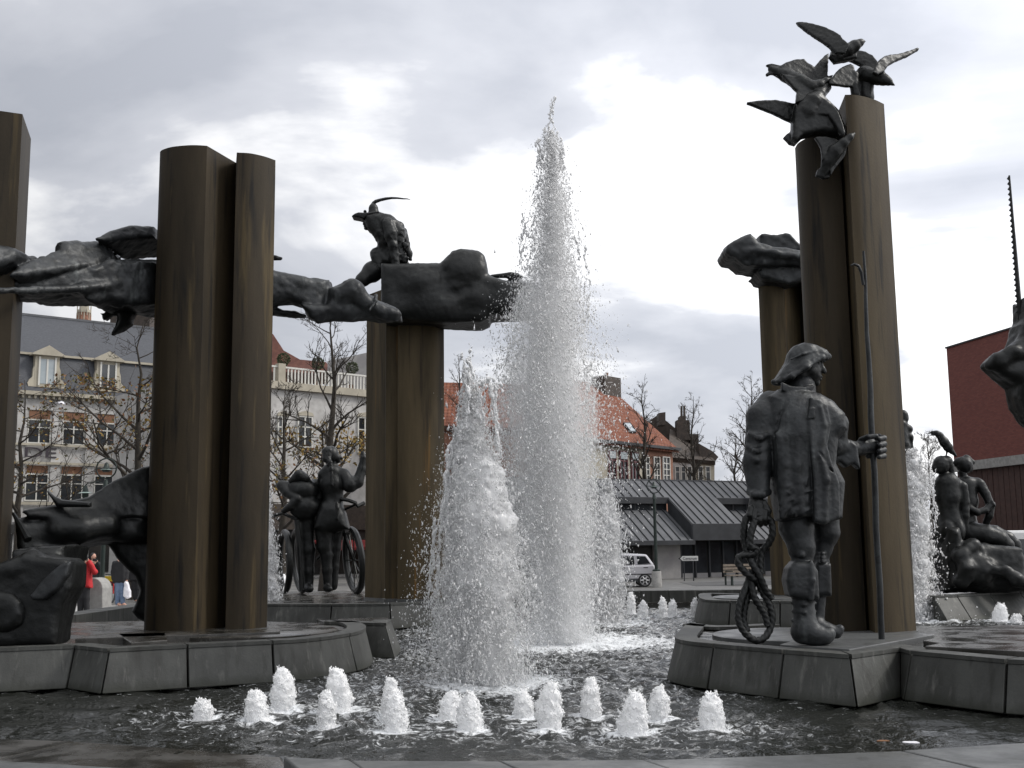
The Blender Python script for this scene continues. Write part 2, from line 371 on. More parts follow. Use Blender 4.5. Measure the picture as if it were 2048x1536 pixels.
# ---- basin: kerb on the far side, slabs on the near side
KERB = [(-14.0, 14.0), (-7.0, 18.2), (-6.3, 27.0), (0.0, 26.2), (2.2, 25.3), (16.0, 25.3)]
def ymax_at(x): return np.interp(x, [k[0] for k in KERB], [k[1] for k in KERB])
basin = tag(bpy.data.objects.new('basin_wall', None), kind='structure'); col.objects.link(basin)
for i in range(len(KERB) - 1):
    a, b = Vector(KERB[i]), Vector(KERB[i + 1]); L_ = (b - a).length; n = max(1, round(L_ / 0.63)); d = (b - a) / L_; o = Vector((-d.y, d.x))
    lo = MB(); lo.vprism([tuple(a), tuple(b), tuple(b + o * 0.9), tuple(a + o * 0.9)], PLAZA, 0.10); lo.build('ledge', M_stone_wet, basin)
    for j in range(n):
        p = a + d * (L_ * j / n + 0.006) + o * 0.28; q = a + d * (L_ * (j + 1) / n - 0.006) + o * 0.28
        MB().vprism([tuple(p), tuple(q), tuple(q + o * 0.5), tuple(p + o * 0.5)], 0.10, 0.345 + 0.006 * random.random()).build('kerb_stone', M_stone, basin)

rim_edge = [(2240, 1475), (2130, 1481), (1804, 1501.5), (1289, 1520.5), (1000, 1522), (700, 1520.5), (566, 1514.5)]
for i in range(len(rim_edge) - 1):
    b_, a_ = G(*rim_edge[i], 0.1), G(*rim_edge[i + 1], 0.1)
    gap = 0.004 * (b_ - a_).normalized()
    a_, b_ = a_ + gap, b_ - gap
    bk = Vector((0.42, -1, 0)).normalized() * 1.3
    pts = [a_ + bk, b_ + bk, b_, a_]
    MB().prism([(p.x, p.y, -0.3) for p in pts], (0, 0, 0.4 + 0.003 * (i % 2))).build('rim_slab', M_rim, basin, bevel=0.012)
for k, q in enumerate(([(153, 1483), (335, 1496), (560, 1514), (640, 1640), (-60, 1640), (-20, 1521)], [(-300, 1483), (20, 1478), (150, 1482.5), (-24, 1520.5), (-300, 1560)])):
    pts = [G(u, v, 0.03 + 0.01 * k) for u, v in q][::-1]
    MB().prism([(p.x, p.y, -0.3) for p in pts], (0, 0, 0.33 + 0.01 * k)).build('overflow_slab', M_stone_wet, basin, bevel=0.008)
pts = [G(u, v, 0.08) for u, v in ((-120, 1510), (20, 1522), (320, 1540), (600, 1650), (-300, 1650))][::-1]
MB().prism([(p.x, p.y, -0.3) for p in pts], (0, 0, 0.38)).build('rim_slab', M_rim, basin, bevel=0.012)

# ---- water
JETS = {'tall': G(1125, 1290, 0), 'front': G(985, 1375, 0), 'mid': G(1205, 1250, 0), 'right': G(1828, 1243, 0), 'left': G(548, 1245, 0)}
BUB = [(406, 1443, 1401, 19), (518, 1453, 1377, 23), (566, 1426, 1331, 24), (653, 1461, 1381, 17), (680, 1432, 1333, 25), (784, 1440, 1356, 18), (790, 1470, 1385, 24),
       (900, 1449, 1384, 24), (941, 1470, 1386, 25), (1047, 1447, 1379, 20), (1097, 1470, 1360, 25), (1182, 1445, 1354, 19), (1264, 1477, 1380, 28), (1318, 1448, 1371, 19), (1423, 1467, 1382, 25),
       (1264, 1233, 1182, 9), (1285, 1239, 1200, 10), (1328, 1235, 1193, 8.5), (1344, 1239, 1198, 9.5), (1390, 1240, 1195, 9.5), (1999, 1246, 1206, 15), (2030, 1248, 1232, 10), (565, 1190, 1147, 10), (262, 1243, 1232, 9)]
NX, NY = 560, 520
gx = np.linspace(-13.5, 15.5, NX); gt = np.linspace(0, 1, NY) ** 1.5
X = np.repeat(gx[:, None], NY, 1); Yw = 4.6 + (ymax_at(gx)[:, None] + 0.05 - 4.6) * gt[None, :]
def vnoise(x, y, s, seed):
    r = np.random.default_rng(seed); T = r.random((256, 256)) * 2 - 1
    a, b = x / s, y / s; i, j = np.floor(a).astype(int), np.floor(b).astype(int); t, q = a - i, b - j; t = t * t * (3 - 2 * t); q = q * q * (3 - 2 * q)
    g_ = lambda m, n: T[m % 256, n % 256]
    return (g_(i, j) * (1 - t) + g_(i + 1, j) * t) * (1 - q) + (g_(i, j + 1) * (1 - t) + g_(i + 1, j + 1) * t) * q
calm = np.zeros_like(X); foam = np.zeros_like(X)
for kx, (jp, R, a) in {'tall': (JETS['tall'], 2.8, 1.0), 'front': (JETS['front'], 1.25, 1.0), 'mid': (JETS['mid'], 1.8, 0.8), 'right': (JETS['right'], 1.6, 0.9), 'left': (JETS['left'], 1.4, 0.9)}.items():
    d = np.hypot(X - jp.x, (Yw - jp.y)); calm = np.maximum(calm, a * np.exp(-(d / (R * 2.9)) ** 2)); foam = np.maximum(foam, a * np.exp(-(d / (R * 0.75)) ** 2))
for u, v, t, hw in BUB:
    p = G(u, v, 0); d = np.hypot(X - p.x, Yw - p.y); r = hw * p.y / F
    calm = np.maximum(calm, 0.9 * np.exp(-(d / 1.1) ** 2)); foam = np.maximum(foam, 0.95 * np.exp(-(d / (r * 2.6)) ** 2))
foam = np.maximum(foam, 0.47 * calm)  # flecks over all the chop, painting crest highlights as well as foam
Zw = np.zeros_like(X)
for s, a, sd in ((0.55, 0.028, 1), (0.26, 0.028, 2), (0.13, 0.024, 3), (0.07, 0.014, 4)):
    n_ = vnoise(X + 0.3 * vnoise(X, Yw, 0.7, 9), Yw * 1.25, s, sd); Zw += a * (1 - 2 * np.abs(n_)) * (0.10 + calm)
V = np.stack([X, Yw, Zw], -1).reshape(-1, 3)
ii = np.arange(NX * NY).reshape(NX, NY)
Q = np.stack([ii[:-1, :-1], ii[1:, :-1], ii[1:, 1:], ii[:-1, 1:]], -1).reshape(-1, 4)
def water_mat():
    m = bpy.data.materials.new('pool_water'); m.use_nodes = True; nt = m.node_tree; N = nt.nodes; L = nt.links; b = N['Principled BSDF']
    b.inputs['Base Color'].default_value = (0.013, 0.014, 0.012, 1); b.inputs['Roughness'].default_value = 0.05; b.inputs['IOR'].default_value = 1.33
    tc = N.new('ShaderNodeTexCoord')
    mp = N.new('ShaderNodeMapping'); mp.inputs['Scale'].default_value = (1, 1.3, 1); L.new(tc.outputs['Object'], mp.inputs[0])
    n = N.new('ShaderNodeTexNoise'); n.inputs['Scale'].default_value = 22; n.inputs['Detail'].default_value = 5; L.new(mp.outputs[0], n.inputs['Vector'])
    at = N.new('ShaderNodeAttribute'); at.attribute_name = 'foam'; at2 = N.new('ShaderNodeAttribute'); at2.attribute_name = 'chop'
    bp = N.new('ShaderNodeBump'); bp.inputs['Distance'].default_value = 0.02
    ms = N.new('ShaderNodeMath'); ms.operation = 'MULTIPLY_ADD'; L.new(at2.outputs['Fac'], ms.inputs[0]); ms.inputs[1].default_value = 1.3; ms.inputs[2].default_value = 0.08
    L.new(ms.outputs[0], bp.inputs['Strength']); L.new(n.outputs['Fac'], bp.inputs['Height']); L.new(bp.outputs[0], b.inputs['Normal'])
    n2 = N.new('ShaderNodeTexNoise'); n2.inputs['Scale'].default_value = 13; n2.inputs['Detail'].default_value = 7; n2.inputs['Roughness'].default_value = 0.75; n2.inputs['Distortion'].default_value = 0.8; L.new(mp.outputs[0], n2.inputs['Vector'])
    mr = N.new('ShaderNodeMapRange'); L.new(n2.outputs['Fac'], mr.inputs['Value']); mr.inputs['From Min'].default_value = 0.25; mr.inputs['From Max'].default_value = 0.75
    ad = N.new('ShaderNodeMath'); ad.operation = 'ADD'; L.new(at.outputs['Fac'], ad.inputs[0]); L.new(mr.outputs[0], ad.inputs[1])
    st = N.new('ShaderNodeMapRange'); st.inputs['From Min'].default_value = 0.93; st.inputs['From Max'].default_value = 1.28; L.new(ad.outputs[0], st.inputs['Value'])
    fo = N.new('ShaderNodeBsdfPrincipled'); fo.inputs['Base Color'].default_value = (0.74, 0.76, 0.78, 1); fo.inputs['Roughness'].default_value = 0.55; L.new(bp.outputs[0], fo.inputs['Normal'])
    mx = N.new('ShaderNodeMixShader'); L.new(st.outputs[0], mx.inputs[0]); L.new(b.outputs[0], mx.inputs[1]); L.new(fo.outputs[0], mx.inputs[2])
    L.new(mx.outputs[0], N['Material Output'].inputs['Surface'])
    return m
wat = np_mesh('water', V, Q, water_mat()); tag(wat, kind='structure')
for nm, arr in (('foam', foam), ('chop', calm)):
    a = wat.data.attributes.new(nm, 'FLOAT', 'POINT'); a.data.foreach_set('value', arr.astype(np.float32).ravel())

# ---- platforms of stone panels
def offset(pts, d, closed=False):
    n = len(pts); out = []
    for i in range(n):
        a = Vector(pts[i - 1]) if (i > 0 or closed) else None; b = Vector(pts[i]); c = Vector(pts[(i + 1) % n]) if (i < n - 1 or closed) else None
        ns = []
        for p, q in ((a, b), (b, c)):
            if p is None or q is None: continue
            e = (q - p)
            if e.length > 1e-6: e.normalize(); ns.append(Vector((e.y, -e.x)))
        m_ = ns[0] if len(ns) == 1 else (ns[0] + ns[1]) / max(0.45, 1 + ns[0].dot(ns[1]))
        out.append(b + m_ * d)
    return out
def sub(pts, n=4):
    """round a polyline with a few points between (Catmull-Rom)"""
    P_ = [Vector(p) for p in pts]; P_ = [2 * P_[0] - P_[1]] + P_ + [2 * P_[-1] - P_[-2]]; out = []
    for i in range(1, len(P_) - 2):
        for j in range(n):
            t = j / n; a, b, c, d = P_[i - 1], P_[i], P_[i + 1], P_[i + 2]
            out.append(0.5 * (2 * b + (c - a) * t + (2 * a - 5 * b + 4 * c - d) * t * t + (3 * b - a - 3 * c + d) * t ** 3))
    out.append(P_[-2]); return [tuple(p) for p in out]
def platform(label, panels, back, batter=0.10, cop=0.22, discs=(), discm=None, group='stone fountain platforms'):
    """panels: list of polylines (x, y) along the visible rim, left to right; back closes the outline"""
    allp = [p for q in panels for p in q]; cx = sum(p[0] for p in allp) / len(allp); cy = sum(p[1] for p in allp) / len(allp)
    t = thing('fountain_platform', label, 'platform', (cx, cy, 0), group)
    outl = []
    for q in panels:
        for p in q:
            if not outl or (Vector(p) - Vector(outl[-1])).length > 0.02: outl.append(tuple(p))
    full = outl + [tuple(p) for p in back]
    core = offset(full, -0.07, True)
    MB().vprism([tuple(p) for p in core], -0.4, PT - 0.045).build('core', M_stone_wet, t)
    batt = offset(outl, batter); key = {tuple(p): b_ for p, b_ in zip(outl, batt)}; ikey = {tuple(p): b_ for p, b_ in zip(outl, offset(outl, -0.05))}; ckey = {tuple(p): b_ for p, b_ in zip(outl, offset(outl, -cop))}
    near = lambda D_, p: D_[min(D_, key=lambda k: (k[0] - p[0]) ** 2 + (k[1] - p[1]) ** 2)]
    for q in panels:
        raw = q; q = [Vector(p) for p in q]
        d0 = (q[1] - q[0]).normalized() * 0.011; d1 = (q[-1] - q[-2]).normalized() * 0.011
        q[0] = q[0] + d0; q[-1] = q[-1] - d1
        top = q; sh = [d0] + [Vector((0, 0))] * (len(q) - 2) + [-d1]; bot = [near(key, p) + e for p, e in zip(raw, sh)]; itop = [near(ikey, p) + e for p, e in zip(raw, sh)]; ibot = itop; n = len(q); z1 = PT - 0.034; z0 = 0.035
        v = [(*p, z1) for p in top] + [(*p, z0) for p in bot] + [(*p, z1) for p in itop] + [(*p, z0) for p in ibot]; f = []
        for i in range(n - 1):
            f += [(n + i, n + i + 1, i + 1, i), (2 * n + i, 2 * n + i + 1, 3 * n + i + 1, 3 * n + i), (i, i + 1, 2 * n + i + 1, 2 * n + i), (3 * n + i, 3 * n + i + 1, n + i + 1, n + i)]
        f += [(0, 2 * n, 3 * n, n), (n - 1, 2 * n - 1, 4 * n - 1, 3 * n - 1)]
        MB().add(v, f).build('wall_panel', M_stone, t, smooth=len(q) > 3, angle=30, bevel=0.008)
        inn = [near(ckey, p) + e for p, e in zip(raw, sh)]; out = offset(q, 0.008); v = [(*p, PT) for p in out] + [(*p, PT) for p in inn] + [(*p, z1) for p in out] + [(*p, z1) for p in inn]; f = []
        for i in range(n - 1):
            f += [(i, i + 1, n + i + 1, n + i), (2 * n + i, 2 * n + i + 1, i + 1, i), (n + i, n + i + 1, 3 * n + i + 1, 3 * n + i), (2 * n + i, 3 * n + i, 3 * n + i + 1, 2 * n + i + 1)]
        f += [(0, n, 3 * n, 2 * n), (n - 1, 3 * n - 1, 4 * n - 1, 2 * n - 1)]
        MB().add(v, f).build('coping_stone', M_stone, t)
    for (x, y, r) in discs:
        MB().lathe((x, y, 0), [(r - 0.05, PT - 0.05), (r, PT - 0.045), (r, PT - 0.008), (r - 0.015, PT)], 48).build('disc', discm or M_rim, t, smooth=True, angle=30)
    return t
gp = lambda *ps: [xy(G(u, v, PT)) for u, v in ps]
# left platform
arcL = sub(gp((545, 1281), (600, 1278), (650, 1273), (699, 1266)), 4)
arcL2 = sub(gp((699, 1266), (720, 1261), (730, 1255), (728, 1249), (712, 1243), (680, 1239.5)), 4)
lx = xy(G(-260, 1305, PT))
plL = platform('dark stone platform with rounded end under the twin brown column on the left',
     [[lx, xy(G(-70, 1299, PT))], [xy(G(-70, 1299, PT)), xy(G(150, 1290, PT))], [xy(G(150, 1290, PT)), xy(G(217, 1297, PT))], gp((217, 1297), (375, 1289)), gp((375, 1289), (545, 1281)), arcL, arcL2],
     [(-2.7, 15.4), (-4.6, 16.4), (-9, 15.2), (lx[0], 13.5)], discs=[(-3.05, 13.35, 0.98)], discm=M_stone_wet)
b0, b1, b2 = xy(G(648, 1243, PT)), xy(G(771, 1246, PT)), xy(G(783, 1238, PT))
platform('small stone block jutting out behind the left rounded platform', [[b0, b1], [b1, b2]], [(b2[0] - 0.1, b2[1] + 1.2), (b0[0] - 0.4, b0[1] + 1.3)], batter=0.14)
# right platform (fisherman)
arcR = sub([(3.0, 13.55), (2.35, 13.3), xy(G(1382, 1246, PT)), xy(G(1362, 1260, PT)), xy(G(1351, 1274, PT)), xy(G(1375, 1281.5, PT)), xy(G(1426, 1287, PT))], 4)
rb = xy(G(2400, 1336, PT))
plR = platform('dark stone platform with rounded end and stepped front under the rope-carrying fisherman',
     [arcR, gp((1426, 1287), (1566, 1299)), gp((1566, 1299), (1701, 1309)), gp((1701, 1309), (1800, 1295)), gp((1800, 1295), (1821, 1301)), gp((1821, 1301), (2012, 1318)), [xy(G(2012, 1318, PT)), xy(G(2200, 1327, PT))]],
     [(7.6, 9.6), (9.0, 13.3), (6, 13.5)], discs=[(2.95, 12.0, 0.88)])
for q, z in (([(1560, 1292), (1699, 1302), (1868, 1272), (1800, 1262), (1640, 1268)], 0.035), ([(1846, 1283), (1965, 1259), (2200, 1259), (2200, 1290), (1890, 1290)], 0.03), ([(1850, 1298), (2300, 1322), (2300, 1300), (1900, 1288)], 0.045)):
    pts = [G(u, v, PT) for u, v in q][::-1]
    MB().prism([(p.x, p.y, PT - 0.05) for p in pts][::-1], (0, 0, z + 0.03)).build('cover_plate', M_stone_wet if z != 0.035 else M_rim, plR, bevel=0.006)
for q in ([(236, 1272), (330, 1270), (335, 1285), (262, 1290)], [(150, 1282), (560, 1268), (560, 1262), (210, 1262)]):
    pts = [G(u, v, PT) for u, v in q]
    MB().prism([(p.x, p.y, PT - 0.05) for p in pts], (0, 0, 0.075)).build('cover_plate', M_stone_wet, plL, bevel=0.006)
# middle platform (landscape column, cyclists)
pm = [xy(G(500, 1208, PT)), xy(G(663, 1208, PT)), xy(G(780, 1207, PT)), xy(G(866, 1203, PT)), xy(G(890, 1196, PT))]
platform('wet stone platform under the rust streaked column and the two cyclists', [[pm[0], pm[1]], [pm[1], pm[2]], [pm[2], pm[3]], [pm[3], pm[4]]], [(-1.2, 25.8), (-5.9, 25.9), (-5.9, 21)])
# back right platform
arcB = sub([(5.0, 21.6), (4.2, 21.5), xy(G(1408, 1186, PT)), xy(G(1398, 1192, PT)), xy(G(1412, 1199, PT)), xy(G(1460, 1201, PT))], 4)
platform('stone platform with rounded end behind the coil of rope', [arcB, gp((1460, 1201), (1560, 1202)), gp((1560, 1202), (1660, 1203))], [(6.6, 21.4)], discs=[(4.3, 20.2, 0.8)])
# bathers' platform
pb = gp((1868, 1192), (1915, 1190), (1980, 1186), (2040, 1182), (2130, 1176))
platform('sloping stone platform under the seated bathers', [[pb[0], pb[1]], [pb[1], pb[2]], [pb[2], pb[3]], [pb[3], pb[4]]], [(12.5, 24.6), (7.8, 24.6)], batter=0.26)

# ---- columns
CT = 6.25
def column(label, plan, m, top=CT, extra=None):
    c = (sum(p[0] for p in plan) / len(plan), sum(p[1] for p in plan) / len(plan), PT - 0.05)
    t = thing('column', label, 'column', c, 'brown metal columns')
    MB().vprism(plan, PT - 0.045, top).build('shaft', m, t, smooth=True, angle=25)
    a = [tuple(p) for p in offset(plan, 0.02, True)]
    MB().vprism(a, PT - 0.045, PT + 0.012).build('base_seam', M_rim, t)
    return t
gt_ = lambda *ps: [xy(G(u, v, CT)) for u, v in ps]
column('tall twin brown column with a deep notch on the left platform',
    sub(gt_((320, 303.5), (326, 299), (345, 293.5), (375, 290.5), (395, 290.3), (414, 291.5)), 4) + gt_((472, 325.5), (473.5, 305)) + sub(gt_((474.5, 305), (500, 306.5), (528, 312.5), (551, 320.5)), 4) + [(-3.1, 14.35), (-3.4, 14.6), (-3.85, 14.6), (-4.2, 14.35), (-4.32, 14.0)], M_column)
column('brown column cut off by the left edge of the view',
    sub(gt_((-140, 235), (-90, 221), (-30, 218.5), (45, 228)), 4) + gt_((62, 278)) + [(-6.3, 13.9), (-6.8, 14.1), (-7.1, 13.5)], M_column)
pv = lambda v, *ps: [xy(P(u, v, y)) for u, y in ps]
column('rust streaked column carrying the bronze landscape and kneeling man',
    pv(700, (733, 21.45), (771, 20.85), (772, 20.72), (795, 20.74), (796.5, 20.56)) + sub(pv(700, (797, 20.55), (830, 20.48), (865, 20.56), (888, 20.85)), 4) + pv(700, (886, 21.5), (860, 21.9), (780, 22.0), (745, 21.9)), M_column_far)
cb = column('brown column topped with a bronze cloud behind the fisherman',
    sub(pv(700, (1522, 20.6), (1532, 20.4), (1550, 20.28), (1572, 20.25)), 4) + pv(700, (1610, 20.75), (1612, 20.35)) + sub(pv(700, (1613, 20.32), (1650, 20.3), (1690, 20.6)), 4) + pv(700, (1680, 21.3), (1600, 21.6), (1530, 21.2)), M_column_far)
cr = column('tallest brown column under the flock of bronze birds', 
    gt_((1676, 224), (1690, 189.5)) + sub(gt_((1691, 189.5), (1708, 189.5), (1728, 193), (1750, 199.5), (1768, 208)), 4) + [(4.42, 12.75), (4.35, 13.0), (3.95, 13.1), (3.75, 12.9)], M_column_lit)
lp = sub(pv(300, (1590, 12.55), (1597, 12.38), (1615, 12.22), (1645, 12.12), (1680, 12.1)), 4) + pv(300, (1688, 12.35), (1687, 12.75), (1640, 13.0), (1600, 12.85))
MB().vprism(lp, PT - 0.044, 5.92).build('shaft', M_column, cr, smooth=True, angle=25)

# ================================================================== SCULPTURES
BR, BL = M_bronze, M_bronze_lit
def fisherman():
    Y0 = 10.6
    t = thing('fisherman_statue', 'bronze fisherman in sou\'wester and long coat standing by the tall right column', 'statue', (P(1610, 1285, Y0).x, Y0, PT))
    # coat with arms
    S = Sculpt(Y0, 0.010)
    S.poly([(1558, 778), (1600, 784), (1632, 790), (1656, 804), (1682, 830), (1686, 862), (1668, 882), (1664, 930), (1682, 965), (1676, 1038), (1644, 1047), (1624, 1041), (1618, 1029), (1556, 1038), (1548, 1000), (1540, 900), (1524, 850), (1532, 795)], 0.0, 0.25, 0.13, 0.05)
    S.ball(1596, 850, -0.10, 56, 60, 54, 0, 0.1).poly([(1546, 870), (1616, 860), (1620, 1030), (1590, 1036), (1553, 1040)], -0.19, 0.13, 0.06, 0.10)
    # the near arm hanging down
    S.tube([(1540, 806, -0.02, 25), (1524, 835, -0.06, 31), (1519, 885, -0.10, 28), (1514, 925, -0.14, 28), (1517, 978, -0.17, 22)], 0.03)
    S.tube([(1500, 984, -0.17, 8), (1509, 989, -0.25, 8), (1526, 989, -0.26, 8), (1536, 984, -0.17, 8)], 0.012)
    for a_, b_, c_ in (((1496, 893), (1512, 903), (1536, 895)), ((1494, 912), (1512, 920), (1532, 915)), ((1500, 868), (1520, 876), (1542, 866))): S.tube([(*a_, -0.16, 4), (*b_, -0.27, 5), (*c_, -0.2, 4)], 0.03)
    S.tube([(1545, 830, -0.25, 4), (1546, 900, -0.27, 6), (1543, 980, -0.27, 6)], 0.015, -1)
    # far arm reaching the pole
    S.tube([(1650, 822, 0.06, 26), (1670, 848, 0.10, 25), (1674, 880, 0.12, 20)], 0.03)
    S.tube([(1668, 892, 0.10, 20), (1696, 896, 0.18, 15), (1710, 896, 0.24, 13)], 0.03)
    S.poly([(1664, 885), (1700, 882), (1712, 892), (1718, 940), (1704, 928), (1690, 936), (1676, 925), (1664, 930)], 0.16, 0.07, 0.03, 0.015)
    # standing collar
    S.tube([(1600, 792, 0.0, 32), (1602, 772, 0.0, 29)], 0.02)
    S.poly([(1562, 764), (1580, 772), (1606, 774), (1630, 769), (1624, 784), (1614, 797), (1588, 792), (1562, 783)], -0.17, 0.035, 0.015, 0.012, 1, 0.25)
    # the lit front flap with a crisp edge, and the darker half beside it
    S.poly([(1619, 796), (1634, 798), (1652, 810), (1660, 848), (1652, 892), (1662, 930), (1676, 968), (1678, 1036), (1645, 1050), (1627, 1043), (1624, 960), (1616, 880), (1611, 836)], -0.27, 0.065, 0.025, 0.012, 1, 0.25)
    S.tube([(1640, 815, -0.33, 5), (1648, 850, -0.32, 5), (1640, 910, -0.33, 6), (1652, 960, -0.33, 7), (1648, 1040, -0.32, 6)], 0.025)
    S.tube([(1662, 955, -0.29, 5), (1668, 1000, -0.29, 5), (1664, 1036, -0.29, 5)], 0.02)
    S.poly([(1617, 815), (1631, 815), (1629, 838), (1614, 838)], -0.35, 0.025, 0.008, 0.006)
    S.tube([(1575, 822, -0.27, 3.5), (1611, 820, -0.31, 4)], 0.012)
    S.tube([(1566, 850, -0.25, 5), (1572, 930, -0.30, 6), (1564, 1034, -0.31, 6)], 0.03)
    S.tube([(1596, 850, -0.30, 4), (1594, 930, -0.31, 5), (1604, 1026, -0.31, 5)], 0.05)
    for i in range(34):      # matted fur hem
        u, v = 1562 + rng.random() * 54, 962 + rng.random() * 64; S.ball(u, v, -0.318, 6 + 7 * rng.random(), 1.6 + 2 * rng.random(), 4, rng.random() * 70 + 10, 0.012)
    for q in ([(1640, 905, -0.36, 2.5), (1656, 925, -0.35, 3), (1664, 945, -0.3, 2.5)], [(1580, 800, -0.30, 2.5), (1560, 830, -0.27, 3), (1552, 870, -0.25, 3)], [(1590, 830, -0.345, 2.5), (1578, 870, -0.345, 3), (1582, 920, -0.34, 3)], [(1634, 860, -0.37, 2.5), (1646, 885, -0.37, 3)], [(1500, 880, -0.25, 2.5), (1520, 890, -0.31, 3), (1540, 884, -0.28, 2.5)], [(1496, 902, -0.24, 2.5), (1516, 912, -0.32, 3), (1538, 904, -0.29, 2.5)]): S.tube(q, 0.012, -1)
    # groove between the open coat fronts, and under the arms
    S.tube([(1612, 840, -0.36, 3), (1614, 900, -0.38, 4), (1621, 960, -0.38, 4), (1621, 1048, -0.36, 5)], 0.010, -1)
    S.tube([(1666, 838, -0.14, 4), (1662, 900, -0.16, 5), (1668, 950, -0.14, 4)], 0.015, -1)
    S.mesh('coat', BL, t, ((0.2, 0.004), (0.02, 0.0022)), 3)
    # head
    S = Sculpt(Y0, 0.008)
    S.ball(1613, 730, 0.0, 27, 36, 27, 0, 0.02).tube([(1603, 745, 0, 22), (1598, 785, 0, 24)], 0.03)
    S.ball(1622, 748, -0.01, 21, 22, 22, 0, 0.03).ball(1631, 766, -0.02, 9, 7, 10, 0, 0.02)                   # jaw, chin
    S.tube([(1638, 723, -0.02, 5), (1645, 737, -0.03, 5), (1648, 743, -0.03, 5)], 0.012)                        # nose
    S.ball(1634, 720, -0.07, 9, 4, 8, 20, 0.012).ball(1640, 720, 0.03, 6, 4, 8, 0, 0.012)                       # brow
    S.ball(1637, 727, -0.075, 5, 3.6, 4, 0, 0.01, -1).ball(1636, 728, -0.07, 3, 2.4, 3, 0, 0.003)               # eye
    S.ball(1640, 754, -0.02, 5, 2.6, 9, 0, 0.006).ball(1639, 759, -0.02, 5, 2.6, 8, 0, 0.006)                   # lips
    S.ball(1624, 742, -0.10, 8, 8, 6, 0, 0.02)                                                                  # cheek
    S.ball(1604, 735, -0.125, 5, 9, 4, -10, 0.01)                                                               # ear
    S.mesh('head', BR, t, ((0.03, 0.003),), 5)
    # hat
    S = Sculpt(Y0, 0.009)
    S.poly([(1548, 763), (1556, 750), (1570, 728), (1577, 708), (1588, 693), (1604, 687), (1630, 692), (1650, 701), (1657, 712), (1652, 724), (1640, 722), (1618, 736), (1596, 752), (1566, 767)], 0.0, 0.135, 0.09, 0.03)
    S.ball(1606, 712, 0.0, 32, 24, 33, 18, 0.03).ball(1596, 736, 0.0, 52, 15, 42, 36, 0.05)
    S.ball(1612, 752, 0.0, 50, 24, 37, 33, 0.015, -1)
    for sg in (-1, 1): S.tube([(1657, 713, 0.0, 4), (1644, 715, sg * 0.13, 4), (1614, 735, sg * 0.20, 4.5), (1584, 753, sg * 0.19, 4.5), (1560, 764, sg * 0.10, 4), (1548, 765, 0, 4)], 0.03)
    S.tube([(1583, 718, -0.14, 2.5), (1606, 708, -0.165, 2.5), (1632, 702, -0.14, 2.5)], 0.012)
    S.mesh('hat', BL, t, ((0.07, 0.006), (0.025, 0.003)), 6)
    # legs
    S = Sculpt(Y0, 0.0115)
    S.tube([(1588, 1010, -0.02, 34), (1593, 1055, -0.04, 34), (1603, 1094, -0.08, 26), (1604, 1116, -0.08, 22)], 0.03)
    S.tube([(1582, 1106, -0.08, 5), (1603, 1109, -0.19, 6), (1626, 1106, -0.08, 5)], 0.015)
    S.poly([(1584, 1122), (1620, 1122), (1631, 1142), (1634, 1199), (1612, 1201), (1574, 1192), (1567, 1160), (1572, 1136)], -0.10, 0.14, 0.06, 0.010)
    S.tube([(1622, 1124, -0.22, 4), (1625, 1160, -0.24, 5), (1622, 1198, -0.24, 5)], 0.02)
    S.tube([(1605, 1195, -0.1, 21), (1608, 1225, -0.1, 21), (1612, 1250, -0.12, 23)], 0.02)
    for v, w in ((1206, 25), (1222, 24), (1240, 25)): S.tube([(1609 - w, v, -0.1, 3), (1608, v + 3, -0.2, 4), (1606 + w, v, -0.1, 3)], 0.012)
    S.tube([(1606, 1264, -0.12, 24), (1630, 1270, -0.14, 20), (1650, 1272, -0.16, 17)], 0.04).ball(1660, 1267, -0.16, 11, 13, 12, 0, 0.02)
    S.tube([(1648, 1030, 0.15, 30), (1652, 1065, 0.15, 26), (1645, 1098, 0.15, 18), (1642, 1112, 0.15, 16)], 0.03)
    for v in (1106, 1114, 1122): S.tube([(1630, v, 0.15, 3), (1644, v + 1, 0.03, 4), (1657, v, 0.15, 3)], 0.01)
    S.poly([(1628, 1126), (1658, 1126), (1660, 1192), (1624, 1190)], 0.15, 0.10, 0.04, 0.012)
    S.tube([(1640, 1186, 0.15, 12), (1636, 1230, 0.15, 13)], 0.02)
    S.tube([(1632, 1250, 0.12, 17), (1655, 1262, 0.1, 15), (1672, 1265, 0.08, 12)], 0.03).ball(1680, 1258, 0.08, 8, 9, 10, 0, 0.02)
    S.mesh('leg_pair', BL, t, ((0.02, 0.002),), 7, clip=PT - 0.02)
    # hands
    S = Sculpt(Y0, 0.0075)
    S.tube([(1512, 988, -0.17, 12), (1514, 1012, -0.19, 16), (1516, 1028, -0.2, 17)], 0.02)
    for i, (u, v) in enumerate(((1500, 1030), (1509, 1037), (1519, 1040), (1529, 1038))): S.tube([(u + 2, v - 14, -0.25, 6), (u, v, -0.27, 6), (u + 2, v + 9, -0.22, 5.5)], 0.008)
    S.tube([(1528, 1005, -0.22, 6), (1537, 1022, -0.23, 6), (1534, 1038, -0.24, 5)], 0.01)
    S.mesh('hand', BR, t, ((0.02, 0.002),), 8)
    S = Sculpt(Y0, 0.0075)
    S.tube([(1704, 898, 0.22, 12), (1722, 896, 0.30, 15), (1738, 892, 0.34, 17)], 0.02)
    for v, r in ((876, 5.5), (888, 6), (900, 6), (912, 5.5)): S.tube([(1736, v, 0.38, r), (1758, v - 3, 0.38, r), (1768, v, 0.32, r), (1758, v + 2, 0.25, r - 0.5)], 0.006)
    S.tube([(1722, 880, 0.27, 6), (1736, 874, 0.22, 5.5), (1752, 872, 0.23, 5)], 0.008)
    S.mesh('hand', BL, t, ((0.02, 0.002),), 9)
